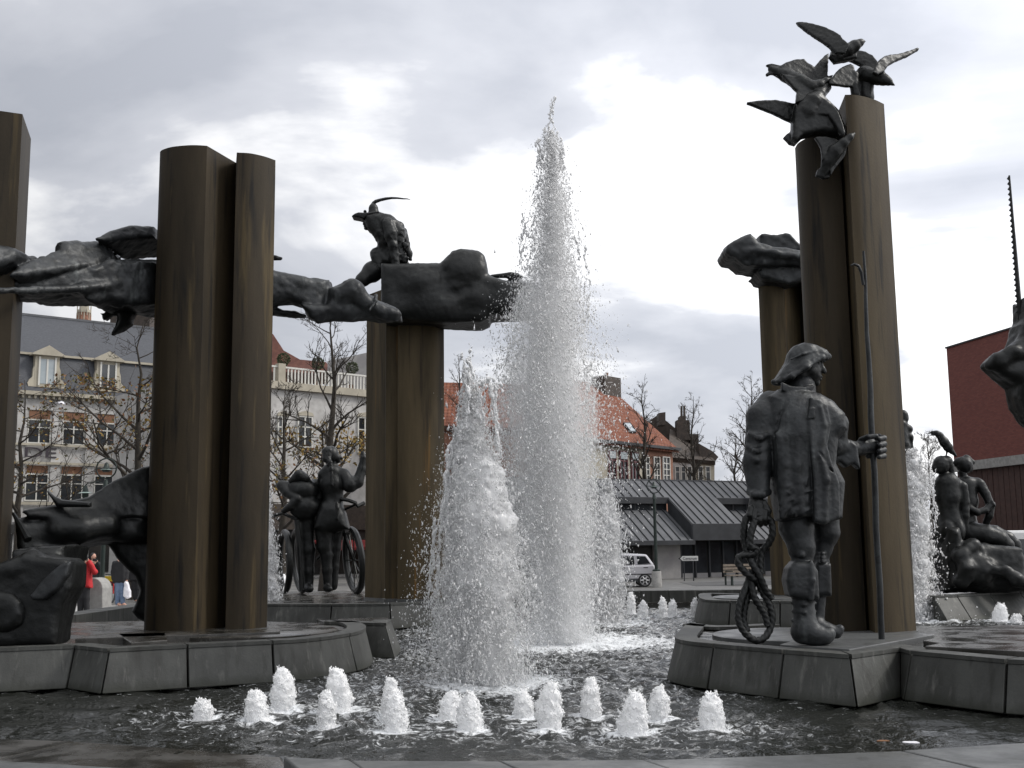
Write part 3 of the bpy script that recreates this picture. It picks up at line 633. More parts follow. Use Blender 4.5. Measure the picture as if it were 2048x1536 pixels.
    # pole with a hook
    a, b = P(1727, 502, Y0 + 0.28), P(1763, 1272, Y0 + 0.42); b.z = PT - 0.03
    mb = MB(); pts = [a.lerp(b, i / 14) + Vector((0.006 * math.sin(i * 1.7), 0, 0)) for i in range(15)]; pts[-1] = b
    mb.tube(pts, [0.012 + 0.018 * min(1, i / 6) for i in range(15)], 10)
    mb.tube([P(1701, 531, Y0 + 0.25), P(1708, 528, Y0 + 0.26), P(1717, 532, Y0 + 0.27), P(1723, 545, Y0 + 0.28), P(1727, 570, Y0 + 0.28)], [0.006, 0.013, 0.016, 0.017, 0.016], 8)
    mb.build('boat_hook', BL, t, smooth=True, angle=60)
    # rope: three lobed twisted strand
    def rope(pts, r=0.033, name='rope'):
        W = [P(u, v, Y0 + dy) for u, v, dy in pts]; C = sub([tuple(w) for w in W], 12); C = [Vector(c) for c in C]
        V, Fc = [], []; n = 12; s_ = 0; prev = None
        for i, c in enumerate(C):
            tt = (C[min(i + 1, len(C) - 1)] - C[max(i - 1, 0)]).normalized()
            if i: s_ += (C[i] - C[i - 1]).length
            ref = prev or Vector((0, 1, 0.1)); a_ = (ref - tt * ref.dot(tt)).normalized(); c_ = tt.cross(a_); prev = a_
            for j in range(n):
                w = 2 * math.pi * j / n; rr = r * (0.72 + 0.36 * abs(math.cos(1.5 * (w + s_ * 40))))
                V.append(c + (a_ * math.cos(w) + c_ * math.sin(w)) * rr)
            if i:
                k = (i - 1) * n; Fc += [(k + j, k + (j + 1) % n, k + n + (j + 1) % n, k + n + j) for j in range(n)]
        mb = MB().add(V, Fc); mb.f.append(tuple(range(n - 1, -1, -1))); mb.f.append(tuple(len(V) - n + j for j in range(n))); return mb.build(name, BR, t, smooth=True, angle=80)
    rope([(1530, 1030, -0.24), (1496, 1032, -0.24), (1488, 1062, -0.24), (1491, 1092, -0.24), (1502, 1122, -0.26), (1518, 1150, -0.28), (1530, 1178, -0.26), (1544, 1198, -0.24)])
    rope([(1512, 1028, -0.26), (1540, 1040, -0.24), (1545, 1065, -0.24), (1538, 1085, -0.22), (1524, 1104, -0.2), (1520, 1130, -0.2), (1523, 1150, -0.2)])
    rope([(1510, 1040, -0.28), (1502, 1066, -0.3), (1500, 1090, -0.3), (1512, 1098, -0.3), (1508, 1108, -0.29), (1482, 1112, -0.27), (1476, 1124, -0.27), (1486, 1140, -0.28), (1502, 1154, -0.29), (1512, 1160, -0.26)])
    rope([(1504, 1140, -0.22), (1496, 1165, -0.23), (1484, 1195, -0.25), (1477, 1222, -0.26), (1479, 1246, -0.27), (1492, 1268, -0.28), (1512, 1281, -0.29), (1530, 1274, -0.28), (1541, 1254, -0.26), (1544, 1230, -0.25), (1538, 1208, -0.24), (1526, 1186, -0.23), (1514, 1160, -0.22)])
    rope([(1510, 1160, -0.2), (1498, 1186, -0.2), (1490, 1212, -0.21), (1487, 1240, -0.22), (1494, 1264, -0.25)])
    rope([(1500, 1150, -0.25), (1507, 1190, -0.26), (1518, 1210, -0.26), (1530, 1230, -0.26), (1536, 1252, -0.27)])
fisherman()

def birds():
    Y0 = 11.95; z = zz(1440, 20, 0.2343)
    t = thing('bird_flock_sculpture', 'flock of bronze birds with spread wings on top of the tall right column', 'sculpture', (P(1690, 190, Y0).x, Y0, 5.83))
    def bird(body, wings, seed, h=0.009):
        S = Sculpt(Y0, h)
        for b in body: S.tube(z(*b), 0.02)
        for pts, dy, half, sx, sz in wings: S.poly(z(*pts), dy, half + 0.006, half * 0.6, 0.015, 1, sx, sz)
        S.mesh('bird', BR, t, ((0.10, 0.004), (0.03, 0.003)), seed)
    bird([[(1010, 400, 0.1, 9), (1090, 340, 0.1, 13), (1150, 305, 0.1, 12), (1195, 280, 0.1, 8), (1215, 270, 0.1, 4), (1238, 268, 0.1, 1.5)]],
         [([(648, 108), (700, 105), (790, 122), (890, 152), (965, 185), (1028, 222), (1060, 265), (1100, 300), (1060, 380), (985, 375), (955, 345), (935, 320), (900, 300), (860, 272), (815, 245), (740, 190), (660, 132)], 0.0, 0.022, -0.5, 0.3),
          ([(1060, 300), (1170, 345), (1160, 420), (1080, 438), (975, 458), (930, 400), (950, 350)], 0.16, 0.05, 0.1, 0.2)], 11)
    bird([[(1165, 570, 0.2, 10), (1250, 560, 0.15, 17), (1340, 570, 0.1, 17), (1400, 595, 0.05, 12), (1440, 612, 0.02, 8), (1470, 632, 0.0, 3), (1492, 645, 0.0, 1)]],
         [([(1330, 470), (1350, 440), (1395, 400), (1440, 388), (1520, 380), (1600, 355), (1680, 326), (1697, 332), (1690, 350), (1580, 408), (1490, 445), (1430, 480), (1395, 535), (1340, 560), (1300, 540)], 0.1, 0.022, 0.4, 0.2),
          ([(1340, 450), (1295, 392), (1235, 362), (1170, 348), (1110, 370), (1090, 430), (1150, 455), (1208, 482), (1190, 510), (1165, 545), (1200, 590), (1330, 580)], 0.25, 0.025, -0.3, 0.4)], 12)
    bird([[(1150, 560, 0.1, 9), (1145, 640, 0.08, 10), (1155, 720, 0.06, 9)], [(1235, 560, 0.2, 20), (1245, 640, 0.2, 16), (1245, 745, 0.2, 17)]],
         [([(925, 620), (1000, 520), (1060, 480), (1110, 463), (1140, 480), (1150, 540), (1140, 600), (1130, 660), (1050, 658), (985, 645), (930, 638)], 0.05, 0.022, 0.2, 0.3)], 13)
    bird([[(440, 510, 0.1, 8), (560, 560, 0.1, 14), (680, 620, 0.05, 17), (780, 660, 0.0, 14), (850, 640, 0.0, 11), (905, 600, 0.0, 6), (940, 585, 0, 2)]],
         [([(388, 470), (440, 462), (520, 480), (560, 530), (510, 552), (430, 555), (400, 568), (388, 550), (440, 512)], 0.1, 0.02, 0.1, 0.1),
          ([(500, 490), (560, 455), (640, 430), (715, 422), (745, 455), (800, 490), (845, 440), (890, 395), (925, 375), (920, 460), (912, 575), (960, 560), (930, 625), (800, 650), (620, 590)], 0.18, 0.025, 0.2, 0.3),
          ([(510, 545), (560, 600), (620, 670), (652, 700), (640, 800), (700, 785), (800, 740), (850, 700), (930, 640), (780, 620)], -0.02, 0.03, 0.1, 0.3)], 14)
    bird([[(860, 715, -0.05, 10), (800, 780, -0.05, 20), (745, 880, -0.02, 25), (700, 980, 0.0, 21), (655, 1060, 0.05, 12), (620, 1100, 0.08, 6)], [(900, 660, 0.05, 12), (850, 720, -0.02, 12), (780, 700, 0.05, 20)]],
         [([(220, 795), (290, 782), (380, 773), (480, 775), (580, 792), (650, 805), (720, 770), (700, 900), (620, 985), (600, 960), (560, 945), (490, 908), (420, 880), (330, 843), (235, 806)], -0.05, 0.024, 0.4, -0.2),
          ([(640, 800), (700, 760), (780, 735), (860, 735), (950, 820), (1000, 870), (1055, 1010), (1045, 1100), (1000, 1070), (860, 1060), (700, 1090), (640, 1160), (600, 1110), (610, 985)], -0.02, 0.10, 0, 0.1),
          ([(535, 1092), (600, 1040), (680, 1000), (700, 1090), (640, 1162), (590, 1150)], 0.05, 0.03, 0, 0.2),
          ([(850, 730), (910, 785), (960, 820), (1000, 868), (1040, 960), (1062, 1050), (1045, 1092), (960, 960), (920, 905), (840, 900), (770, 890), (720, 850), (780, 760)], -0.12, 0.03, -0.3, 0.2)], 15)
    bird([[(880, 1420, -0.16, 7), (920, 1300, -0.19, 13), (980, 1210, -0.22, 15), (1050, 1140, -0.24, 11), (1110, 1085, -0.25, 7), (1135, 1062, -0.25, 3), (1155, 1046, -0.25, 1)]],
         [([(805, 1090), (870, 1085), (990, 1100), (1010, 1130), (960, 1180), (895, 1250), (870, 1290), (860, 1180)], -0.17, 0.022, 0.1, 0.3),
          ([(1040, 1150), (1090, 1180), (1060, 1260), (1000, 1330), (940, 1420), (930, 1330)], -0.16, 0.02, 0, 0.2),
          ([(830, 1370), (900, 1330), (935, 1440), (880, 1440), (815, 1420)], -0.15, 0.02, 0, 0.1)], 16)
birds()

def flying_relief():
    Y0 = 13.05; z = zz(0, 440, 0.166)
    t = thing('flying_figure_relief', 'horizontal bronze cloaked figure floating between the two left columns', 'sculpture', (P(180, 560, Y0).x, Y0, 3.9))
    S = Sculpt(Y0, 0.015); sx = 1.2
    D = lambda zx: -1.0 + zx * 0.166 * 0.0065         # runs from in front of the edge column to behind the twin column
    T = lambda *p: [(*z((x, y))[0], D(x) + o, r) for x, y, o, r in p]
    S.poly(z((-260, 380), (60, 365), (200, 388), (320, 420), (372, 455), (378, 520), (300, 575), (60, 640), (-260, 680)), D(90) - 0.05, 0.20, 0.06, 0.02, 1, sx, 0.7)
    S.poly(z((330, 510), (420, 495), (500, 485), (540, 512), (565, 575), (430, 650), (330, 640)), D(450), 0.16, 0.05, 0.02, 1, sx, 0.7)
    S.poly(z((250, 770), (380, 650), (560, 565), (720, 492), (800, 470), (1000, 400), (1320, 340), (1370, 420), (1440, 530), (1330, 640), (900, 700), (450, 770)), D(870) - 0.05, 0.22, 0.06, 0.02, 1, sx, 1.1)
    S.tube(T((775, 372, -0.12, 20), (900, 372, -0.10, 18), (1100, 395, -0.08, 13), (1290, 410, -0.05, 11)), 0.08)
    S.poly(z((640, 200), (760, 200), (745, 300), (728, 380), (735, 460), (755, 560), (640, 560)), D(740), 0.6, 0.02, 0.005, -1, sx)
    S.ball(*z((748, 375))[0], D(765) - 0.14, 7, 14, 13, 0, 0.015, -1)
    S.poly(z((1290, 345), (1380, 300), (1480, 255), (1620, 200), (1780, 180), (2000, 195), (2000, 330), (1700, 350), (1400, 375)), D(1620), 0.28, 0.05, 0.02, 1, sx, 0.9)
    S.poly(z((-260, 780), (270, 745), (900, 690), (1330, 640), (1420, 570), (1720, 520), (2000, 520), (2000, 1090), (1690, 1112), (1480, 1055), (1290, 1095), (1190, 1065), (1130, 990), (960, 958), (720, 965), (360, 955), (280, 915), (-260, 905)), D(900) + 0.06, 0.30, 0.08, 0.02, 1, sx)
    S.tube(T((-200, 850, -0.40, 6), (400, 850, -0.40, 8), (1000, 825, -0.40, 9), (1480, 770, -0.40, 12), (1640, 650, -0.36, 10)), 0.05)
    S.tube(T((1400, 600, -0.40, 10), (1530, 760, -0.42, 13), (1430, 1000, -0.36, 11)), 0.06)
    S.tube(T((-250, 800, -0.50, 6), (200, 765, -0.50, 7), (600, 735, -0.52, 8), (1000, 705, -0.52, 8), (1320, 665, -0.52, 8)), 0.02, -1)
    S.tube(T((1440, 440, -0.50, 13), (1700, 440, -0.50, 14), (2000, 440, -0.50, 14)), 0.02, -1)
    S.mesh('cloak', BL, t, ((0.09, 0.008), (0.04, 0.005)), 21)
    S = Sculpt(Y0, 0.015)
    S.poly(z((1168, 1108), (1215, 1120), (1262, 1132), (1290, 1098), (1480, 1045), (1640, 1075), (1620, 1180), (1590, 1260), (1480, 1335), (1352, 1402), (1342, 1380), (1400, 1290), (1425, 1200), (1425, 1165), (1345, 1155), (1310, 1190), (1265, 1218), (1238, 1150)), 0.55, 0.07, 0.05, 0.02, 1, sx)
    S.mesh('cloak_tail', BR, t, ((0.08, 0.008),), 22)
    z = zz(520, 380, 0.2637)
    S = Sculpt(14.5, 0.018)
    S.poly(z((20, 620), (200, 638), (400, 678), (540, 700), (552, 790), (545, 885), (470, 950), (400, 930), (330, 885), (230, 855), (20, 880)), 0.0, 0.22, 0.12, 0.03, 1, 0.5)
    S.poly(z((20, 880), (110, 885), (180, 912), (270, 922), (380, 965), (250, 965), (20, 950)), 0.1, 0.10, 0.06, 0.02, 1, 0.5)
    S.poly(z((320, 880), (500, 870), (560, 780), (640, 705), (715, 710), (775, 752), (788, 800), (868, 815), (885, 850), (950, 865), (1030, 895), (1072, 945), (1075, 995), (940, 1003), (800, 992), (700, 996), (560, 990), (440, 1012), (380, 975)), 0.2, 0.17, 0.12, 0.03, 1, 0.5)
    S.tube([(*z((590, 800))[0], 0.0, 22), (*z((700, 760))[0], 0.0, 22), (*z((790, 850))[0], 0.1, 17), (*z((900, 910))[0], 0.15, 15), (*z((1020, 945))[0], 0.22, 13)], 0.04)
    S.tube([(*z((830, 910))[0], -0.06, 4), (*z((880, 840))[0], 0.0, 5), (*z((880, 800))[0], 0.1, 5)], 0.02)
    S.tube([(*z((560, 1000))[0], -0.05, 5), (*z((800, 960))[0], -0.05, 6), (*z((1080, 985))[0], 0.1, 6)], 0.03, -1)
    S.tube([(*z((556, 700))[0], -0.3, 3), (*z((560, 880))[0], -0.25, 4)], 0.02, -1)
    S.tube([(*z((20, 515))[0], 0.2, 7), (*z((110, 515))[0], 0.2, 7), (*z((155, 520))[0], 0.2, 6)], 0.02)
    S.tube([(*z((20, 515))[0], 0.2, 7), (*z((10, 700))[0], 0.1, 10)], 0.02)
    S.mesh('booted_leg', BL, t, ((0.14, 0.016), (0.05, 0.008)), 23)
flying_relief()

def left_bronze():
    Y0 = 12.05; z = zz(0, 900, 0.2605)
    t = thing('boat_bronze', 'low dark bronze of a boat shape and folded cloth on the left platform', 'sculpture', (P(120, 1280, Y0).x, Y0, PT))
    S = Sculpt(Y0, 0.02)
    S.poly(z((242, 482), (262, 468), (320, 455), (450, 440), (620, 402), (745, 368), (850, 302), (960, 232), (1060, 180), (1150, 140), (1240, 120), (1240, 530), (800, 520), (500, 525), (300, 528)), 1.35, 0.26, 0.06, 0.02, 1, 0.75, 0.6)
    S.poly(z((190, 530), (255, 522), (500, 512), (800, 490), (1240, 490), (1240, 710), (900, 705), (760, 718), (620, 745), (560, 810), (330, 860), (210, 810), (195, 620)), 1.25, 0.34, 0.16, 0.04, 1, 0.75)
    S.tube([(*z((450, 620))[0], 0.8, 22), (*z((620, 610))[0], 0.92, 24), (*z((820, 590))[0], 1.1, 20)], 0.12)
    S.poly(z((885, 720), (960, 690), (1240, 690), (1240, 1340), (1120, 1290), (1058, 1235), (1078, 1180), (1112, 1060), (1085, 965), (1035, 915), (955, 830)), 1.85, 0.3, 0.10, 0.04)
    S.poly(z((-300, 930), (60, 890), (170, 880), (250, 810), (560, 835), (605, 880), (598, 1050), (530, 1180), (505, 1300), (485, 1480), (-300, 1520)), -0.1, 0.24, 0.07, 0.03)
    S.poly(z((205, 760), (420, 740), (600, 735), (590, 800), (575, 860), (500, 900), (330, 930), (200, 900)), 0.45, 0.42, 0.08, 0.10, 1, 0.3)
    S.tube([(*z((250, 820))[0], -0.2, 16), (*z((120, 900))[0], -0.25, 14), (*z((-60, 930))[0], -0.25, 12)], 0.10)
    S.mesh('hull', BR, t, ((0.3, 0.02), (0.05, 0.005)), 31, clip=PT - 0.02)
    S = Sculpt(Y0, 0.015)
    S.poly(z((560, 850), (470, 880), (350, 985), (245, 1120), (268, 1152), (350, 1155), (445, 1075), (530, 960)), -0.36, 0.07, 0.03, 0.02, 1, -0.1, 0.2)
    tag(S.mesh('folded_cloth', BL, t, ((0.08, 0.004),), 32), kind='stuff')  # cloth in the lit bronze, its highlight set in the colour
    S = Sculpt(Y0, 0.016)
    S.poly(z(*[(60 + 180 * math.cos(i * math.tau / 24), 1240 + 165 * math.sin(i * math.tau / 24)) for i in range(24)]), -0.2, 0.22, 0.10, 0.02)
    S.mesh('drum', BR, t, ((0.15, 0.02), (0.06, 0.008)), 33, clip=PT - 0.02)
    S = Sculpt(Y0, 0.012)
    S.poly(z((358, 300), (380, 322), (420, 355), (480, 382), (620, 395), (700, 400), (700, 440), (440, 440), (405, 380), (375, 340)), 0.75, 0.06, 0.05, 0.02)
    S.mesh('curved_horn', BR, t, None, 34)
    MB().tube([P(*z((105, 490))[0], Y0 + 0.6), P(*z((150, 570))[0], Y0 + 0.5), P(*z((215, 690))[0], Y0 + 0.4)], [0.02, 0.035, 0.045], 8).build('spar', BR, t, smooth=True)
left_bronze()

def landscape():
    Y0 = 20.4; z = zz(520, 380, 0.2637)
    t = thing('landscape_bronze', 'swelling bronze landscape slab on top of the rust streaked column', 'sculpture', (P(850, 600, Y0).x, Y0, 4.9))
    S = Sculpt(Y0, 0.026)
    S.poly(z((938, 598), (1150, 597), (1375, 602), (1425, 560), (1470, 508), (1530, 492), (1660, 508), (1705, 545), (1715, 690), (1900, 735), (2060, 745), (2150, 790), (2140, 930), (2050, 960), (1900, 965), (1755, 972), (1738, 1010), (1680, 1035), (1420, 1026), (1100, 1016), (938, 1000)), 0.0, 0.55, 0.14, 0.06)
    S.ball(*z((1570, 620))[0], -0.38, 33, 30, 30, 0, 0.25).ball(*z((1240, 720))[0], -0.42, 36, 28, 30, 0, 0.25).ball(*z((1330, 880))[0], -0.45, 50, 26, 22, 0, 0.25)
    S.ball(*z((1600, 800))[0], -0.45, 34, 18, 18, -15, 0.2).ball(*z((1900, 860))[0], -0.4, 36, 24, 20, 0, 0.2)
    S.tube([(*z((1400, 620))[0], -0.62, 5), (*z((1410, 760))[0], -0.68, 7), (*z((1480, 780))[0], -0.66, 6), (*z((1560, 740))[0], -0.66, 5)], 0.12, -1)
    S.tube([(*z((935, 560))[0], 0.1, 18), (*z((850, 620))[0], 0.0, 20), (*z((780, 680))[0], -0.1, 14), (*z((715, 725))[0], -0.15, 9)], 0.05)
    S.mesh('slab', BR, t, ((0.3, 0.012), (0.05, 0.006)), 41)
    S = Sculpt(Y0, 0.014)
    S.poly(z((1725, 655), (1760, 642), (1840, 632), (1900, 622), (1960, 632), (2000, 660), (1960, 700), (1900, 690), (1870, 668), (1800, 668), (1740, 668)), 0.0, 0.05, 0.04, 0.02)
    S.tube([(*z((1840, 720))[0], 0, 3), (*z((1880, 700))[0], 0, 4), (*z((1960, 690))[0], 0, 7)], 0.02).tube([(*z((1930, 690))[0], 0, 5), (*z((1940, 760))[0], 0, 6)], 0.02)
    S.mesh('perched_bird', BR, t, None, 42)
    z = zz(660, 380, 0.1432)
    k = thing('kneeling_man_statue', 'bronze man in a feathered hat kneeling on the landscape slab', 'statue', (P(770, 540, Y0).x, Y0, 6.25))
    S = Sculpt(Y0, 0.017)
    S.poly(z((520, 350), (680, 332), (800, 350), (890, 385), (960, 445), (1020, 520), (1070, 580), (1060, 690), (960, 760), (880, 800), (720, 790), (640, 700), (570, 600), (530, 555), (490, 470), (480, 400)), 0.0, 0.24, 0.16, 0.06)
    S.tube([(*z((800, 470))[0], -0.22, 13), (*z((850, 620))[0], -0.26, 13), (*z((880, 760))[0], -0.26, 10), (*z((900, 900))[0], -0.22, 9.5), (*z((930, 1070))[0], -0.2, 8.5)], 0.03)
    S.tube([(*z((960, 520))[0], -0.05, 12), (*z((970, 700))[0], -0.12, 10), (*z((990, 900))[0], -0.1, 9), (*z((1040, 980))[0], -0.1, 8)], 0.03)
    S.tube([(*z((1030, 580))[0], 0.1, 8), (*z((1070, 780))[0], 0.1, 8), (*z((1100, 900))[0], 0.1, 7), (*z((1120, 970))[0], 0.1, 4)], 0.02)
    S.ball(*z((660, 910))[0], 0.02, 15, 17, 16, 0, 0.03).tube([(*z((660, 920))[0], 0, 14), (*z((780, 980))[0], 0.0, 15), (*z((960, 1000))[0], 0.05, 15), (*z((1060, 1060))[0], 0.05, 9)], 0.03)
    S.tube([(*z((640, 960))[0], -0.05, 10), (*z((680, 1090))[0], -0.05, 11)], 0.03).tube([(*z((800, 760))[0], 0, 20), (*z((850, 960))[0], 0.05, 18)], 0.05)
    for i in range(30): S.ball(*z((860 + 230 * rng.random(), 700 + 300 * rng.random()))[0], -0.22 + 0.1 * rng.random(), 3 + 3 * rng.random(), 2 + 3 * rng.random(), 4, rng.random() * 180, 0.012)
    S.mesh('body', BR, k, ((0.10, 0.014), (0.04, 0.007)), 43)
    S = Sculpt(Y0, 0.012)
    S.ball(*z((545, 430))[0], -0.05, 11, 15, 12, 15, 0.03).ball(*z((478, 470))[0], -0.05, 3, 4, 4, 0, 0.02).ball(*z((508, 535))[0], -0.05, 5, 4, 6, 0, 0.03).ball(*z((490, 505))[0], -0.05, 3.5, 2.5, 4, 0, 0.01)
    S.mesh('head', BR, k, ((0.03, 0.004),), 44)
    S = Sculpt(Y0, 0.012)
    S.tube([(*z((610, 330))[0], -0.05, 12), (*z((605, 250))[0], -0.05, 9), (*z((600, 185))[0], -0.05, 3)], 0.03)
    S.poly(z((312, 395), (360, 358), (410, 340), (500, 345), (700, 325), (690, 350), (560, 380), (475, 435), (420, 415)), -0.05, 0.16, 0.03, 0.02)
    S.ball(*z((490, 305))[0], -0.05, 3.5, 4, 6, 0, 0.02)
    S.mesh('hat', BR, k, None, 45)
    fp = [P(*q, Y0 - 0.05) for q in z((600, 190), (640, 160), (700, 140), (780, 122), (860, 112), (940, 113), (1020, 122), (1080, 124), (1122, 136))]
    MB().tube(fp, [0.035, 0.035, 0.03, 0.028, 0.022, 0.018, 0.014, 0.01, 0.004], 6).build('feather', BR, k, smooth=True)
landscape()

def cloud_cap():
    Y0 = 20.3; z = zz(1420, 440, 0.1172)
    t = thing('cloud_bronze', 'curled bronze cloud resting on the column behind the fisherman', 'sculpture', (P(1560, 560, Y0).x, Y0, 6.0))
    S = Sculpt(Y0, 0.017)
    S.poly(z((182, 600), (215, 528), (320, 455), (450, 398), (608, 343), (665, 412), (725, 485), (800, 508), (1540, 620), (1900, 640), (1900, 880), (800, 880), (512, 852), (380, 742), (262, 722), (205, 665)), -0.1, 0.5, 0.10, 0.04)
    S.poly(z((800, 515), (798, 325), (830, 298), (890, 291), (1000, 312), (1080, 310), (1150, 290), (1220, 286), (1300, 312), (1420, 420), (1545, 530), (1700, 600), (900, 600)), 0.3, 0.30, 0.06, 0.03)
    S.tube([(*z((640, 700))[0], -0.62, 10), (*z((1000, 690))[0], -0.72, 10), (*z((1700, 760))[0], -0.7, 12)], 0.08, -1)
    S.tube([(*z((560, 545))[0], -0.55, 4), (*z((820, 525))[0], -0.6, 6), (*z((1100, 580))[0], -0.62, 7), (*z((1650, 640))[0], -0.6, 8)], 0.06)
    S.poly(z((725, 975), (770, 935), (830, 860), (1900, 870), (1900, 980), (1560, 1060), (1270, 1185), (960, 1100), (815, 1065), (770, 1000)), 0.0, 0.40, 0.06, 0.03)
    S.mesh('cloud', BL, t, ((0.25, 0.02), (0.08, 0.010)), 51)
cloud_cap()

def cyclists():
    Y0 = 24.3; z = zz(520, 860, 0.2604)
    fl = G(660, 1180, PT)
    t = thing('cyclist_statue', 'bronze woman standing with raised arm and plait beside a bicycle', 'statue', (fl.x, Y0, PT))
    S = Sculpt(Y0, 0.02); q = lambda *p: [(*z(x[:2])[0], x[2], x[3]) for x in p]
    S.tube(q((545, 330, 0, 20), (555, 420, 0, 24), (565, 520, 0, 18), (555, 600, 0, 22), (545, 690, 0, 26)), 0.05)
    S.tube(q((490, 345, 0, 12), (550, 330, 0, 16), (640, 345, 0, 13)), 0.05).tube(q((560, 300, 0, 10), (560, 250, 0, 10)), 0.03)
    S.tube(q((650, 350, -0.05, 12), (690, 425, -0.1, 14), (750, 400, -0.05, 12), (782, 300, 0, 9), (795, 215, 0, 7)), 0.04).tube(q((795, 215, 0, 6), (792, 170, 0, 3)), 0.01).tube(q((795, 215, 0, 5), (780, 180, 0, 2.5)), 0.01)
    S.tube(q((480, 380, 0.05, 10), (470, 480, 0.1, 9)), 0.03)
    S.poly(z((480, 560), (620, 560), (660, 640), (690, 765), (590, 770), (500, 800), (420, 760), (440, 650)), 0, 0.28, 0.18, 0.05)
    S.tube(q((490, 760, 0, 18), (495, 900, 0, 15), (510, 960, 0, 12), (515, 1080, 0, 10), (522, 1200, 0, 8)), 0.04).tube(q((515, 1215, -0.1, 8), (535, 1222, -0.25, 6)), 0.02)
    S.tube(q((580, 760, 0.2, 15), (575, 900, 0.2, 12), (570, 1050, 0.2, 9), (565, 1200, 0.2, 8)), 0.04)
    S.tube(q((590, 560, -0.25, 3), (598, 600, -0.28, 3), (590, 680, -0.28, 3)), 0.02)
    S.mesh('body', BR, t, ((0.12, 0.005), (0.05, 0.003)), 61, clip=PT - 0.02)
    S = Sculpt(Y0, 0.013)
    S.ball(*z((548, 195))[0], 0, 15, 19, 16, 0, 0.03).ball(*z((590, 215))[0], 0, 8, 10, 9, 0, 0.02).tube(q((618, 205, 0, 2.5), (628, 218, 0, 2.5)), 0.015).ball(*z((600, 240))[0], 0, 5, 4, 6, 0, 0.02)
    S.mesh('head', BR, t, None, 62)
    S = Sculpt(Y0, 0.013)
    S.tube(q((520, 170, -0.1, 12), (515, 220, -0.15, 9), (540, 250, -0.25, 4), (548, 300, -0.28, 3.5), (555, 420, -0.32, 3)), 0.03)
    S.mesh('plait', BR, t, ((0.03, 0.006),), 63)
    mb = MB(); w = [P(*z((722 + 62 * math.cos(a) + 24 * math.sin(a), 1000 + 235 * math.sin(a)))[0], Y0 + 0.3 - 0.75 * math.cos(a)) for a in [i * math.tau / 40 for i in range(40)]]
    mb.tube(w, 0.075, 8, closed=True); 
    c = sum(w, Vector()) / 40
    for i in range(0, 40, 4): mb.tube([c, w[i]], 0.012, 4)
    mb.build('wheel', BR, t, smooth=True)
    w2 = [p + Vector((-1.25, 0.4, 0)) for p in w]
    MB().tube(w2, 0.06, 8, closed=True).build('wheel', BR, t, smooth=True)
    mb = MB(); pp = lambda x, y, dy: P(*z((x, y))[0], Y0 + dy)
    for a, b, r in (((722, 1000, 0.3), (640, 780, 0.3), 0.04), ((640, 780, 0.3), (440, 990, 0.7), 0.04), ((640, 780, 0.3), (590, 640, 0.2), 0.035), ((640, 780, .3), (440, 800, .6), .04), ((590, 640, .2), (740, 570, 0.0), .03), ((590, 640, .2), (520, 660, .5), .03)): mb.tube([pp(*a), pp(*b)], r, 6)
    mb.build('frame', BR, t, smooth=True)
    MB().tube([pp(620, 530, -0.1), pp(680, 540, -0.15), pp(735, 560, -0.1), pp(748, 585, -0.1), pp(800, 560, 0)], 0.045, 6).build('handlebar', BR, t, smooth=True)
    # second cyclist bending forward
    t = thing('cyclist_statue', 'bronze woman bending forward over handlebars left of the standing cyclist', 'statue', (G(610, 1182, PT).x, Y0, PT))
    S = Sculpt(Y0, 0.02)
    S.ball(*z((330, 465))[0], 0.0, 33, 26, 32, -12, 0.03).ball(*z((320, 540))[0], 0.0, 24, 22, 26, 0, 0.03).tube(q((250, 440, 0.02, 11), (170, 430, -0.05, 11), (210, 480, -0.15, 10), (290, 530, -0.28, 9)), 0.02).tube(q((290, 530, -0.28, 9), (235, 585, -0.3, 8), (185, 620, -0.25, 6)), 0.015)
    S.tube(q((430, 430, 0.1, 15), (445, 520, 0.1, 14), (420, 600, 0.1, 10)), 0.04).ball(*z((350, 590))[0], -0.02, 32, 24, 30, 0, 0.06)
    S.poly(z((250, 560), (420, 540), (430, 640), (400, 690), (310, 700), (240, 640)), 0, 0.3, 0.18, 0.05)
    S.tube(q((360, 670, 0, 17), (362, 820, 0, 13), (370, 920, 0, 14), (372, 1080, 0, 11), (375, 1200, 0, 9)), 0.04).tube(q((372, 1215, -0.1, 9), (385, 1222, -0.25, 7)), 0.02)
    S.tube(q((320, 680, 0.25, 16), (330, 900, 0.25, 12), (335, 1205, 0.25, 9)), 0.04)
    S.mesh('body', BR, t, ((0.12, 0.006), (0.05, 0.003)), 64, clip=PT - 0.02)
    S = Sculpt(Y0, 0.015)
    S.ball(*z((305, 365))[0], -0.1, 15, 15, 17, 0, 0.03).tube(q((250, 390, -0.15, 8), (300, 345, -0.2, 10), (350, 370, -0.2, 8), (385, 405, -0.15, 5)), 0.03)
    S.mesh('head', BR, t, ((0.03, 0.006),), 65)
    mb = MB().tube([pp(285, 690, -0.25), pp(300, 850, -0.25), pp(320, 1235, -0.25)], 0.05, 6); mb.tube([pp(285, 690, -0.25), pp(180, 640, -0.1), pp(90, 660, 0)], 0.04, 6)
    mb.build('bicycle_fork', BR, t, smooth=True)
    mb = MB(); w = [P(*z((190 + 40 * math.cos(a), 1010 + 225 * math.sin(a)))[0], Y0 + 0.3 - 0.7 * math.cos(a)) for a in [i * math.tau / 32 for i in range(32)]]
    mb.tube(w, 0.07, 8, closed=True).build('wheel', BR, t, smooth=True)
cyclists()

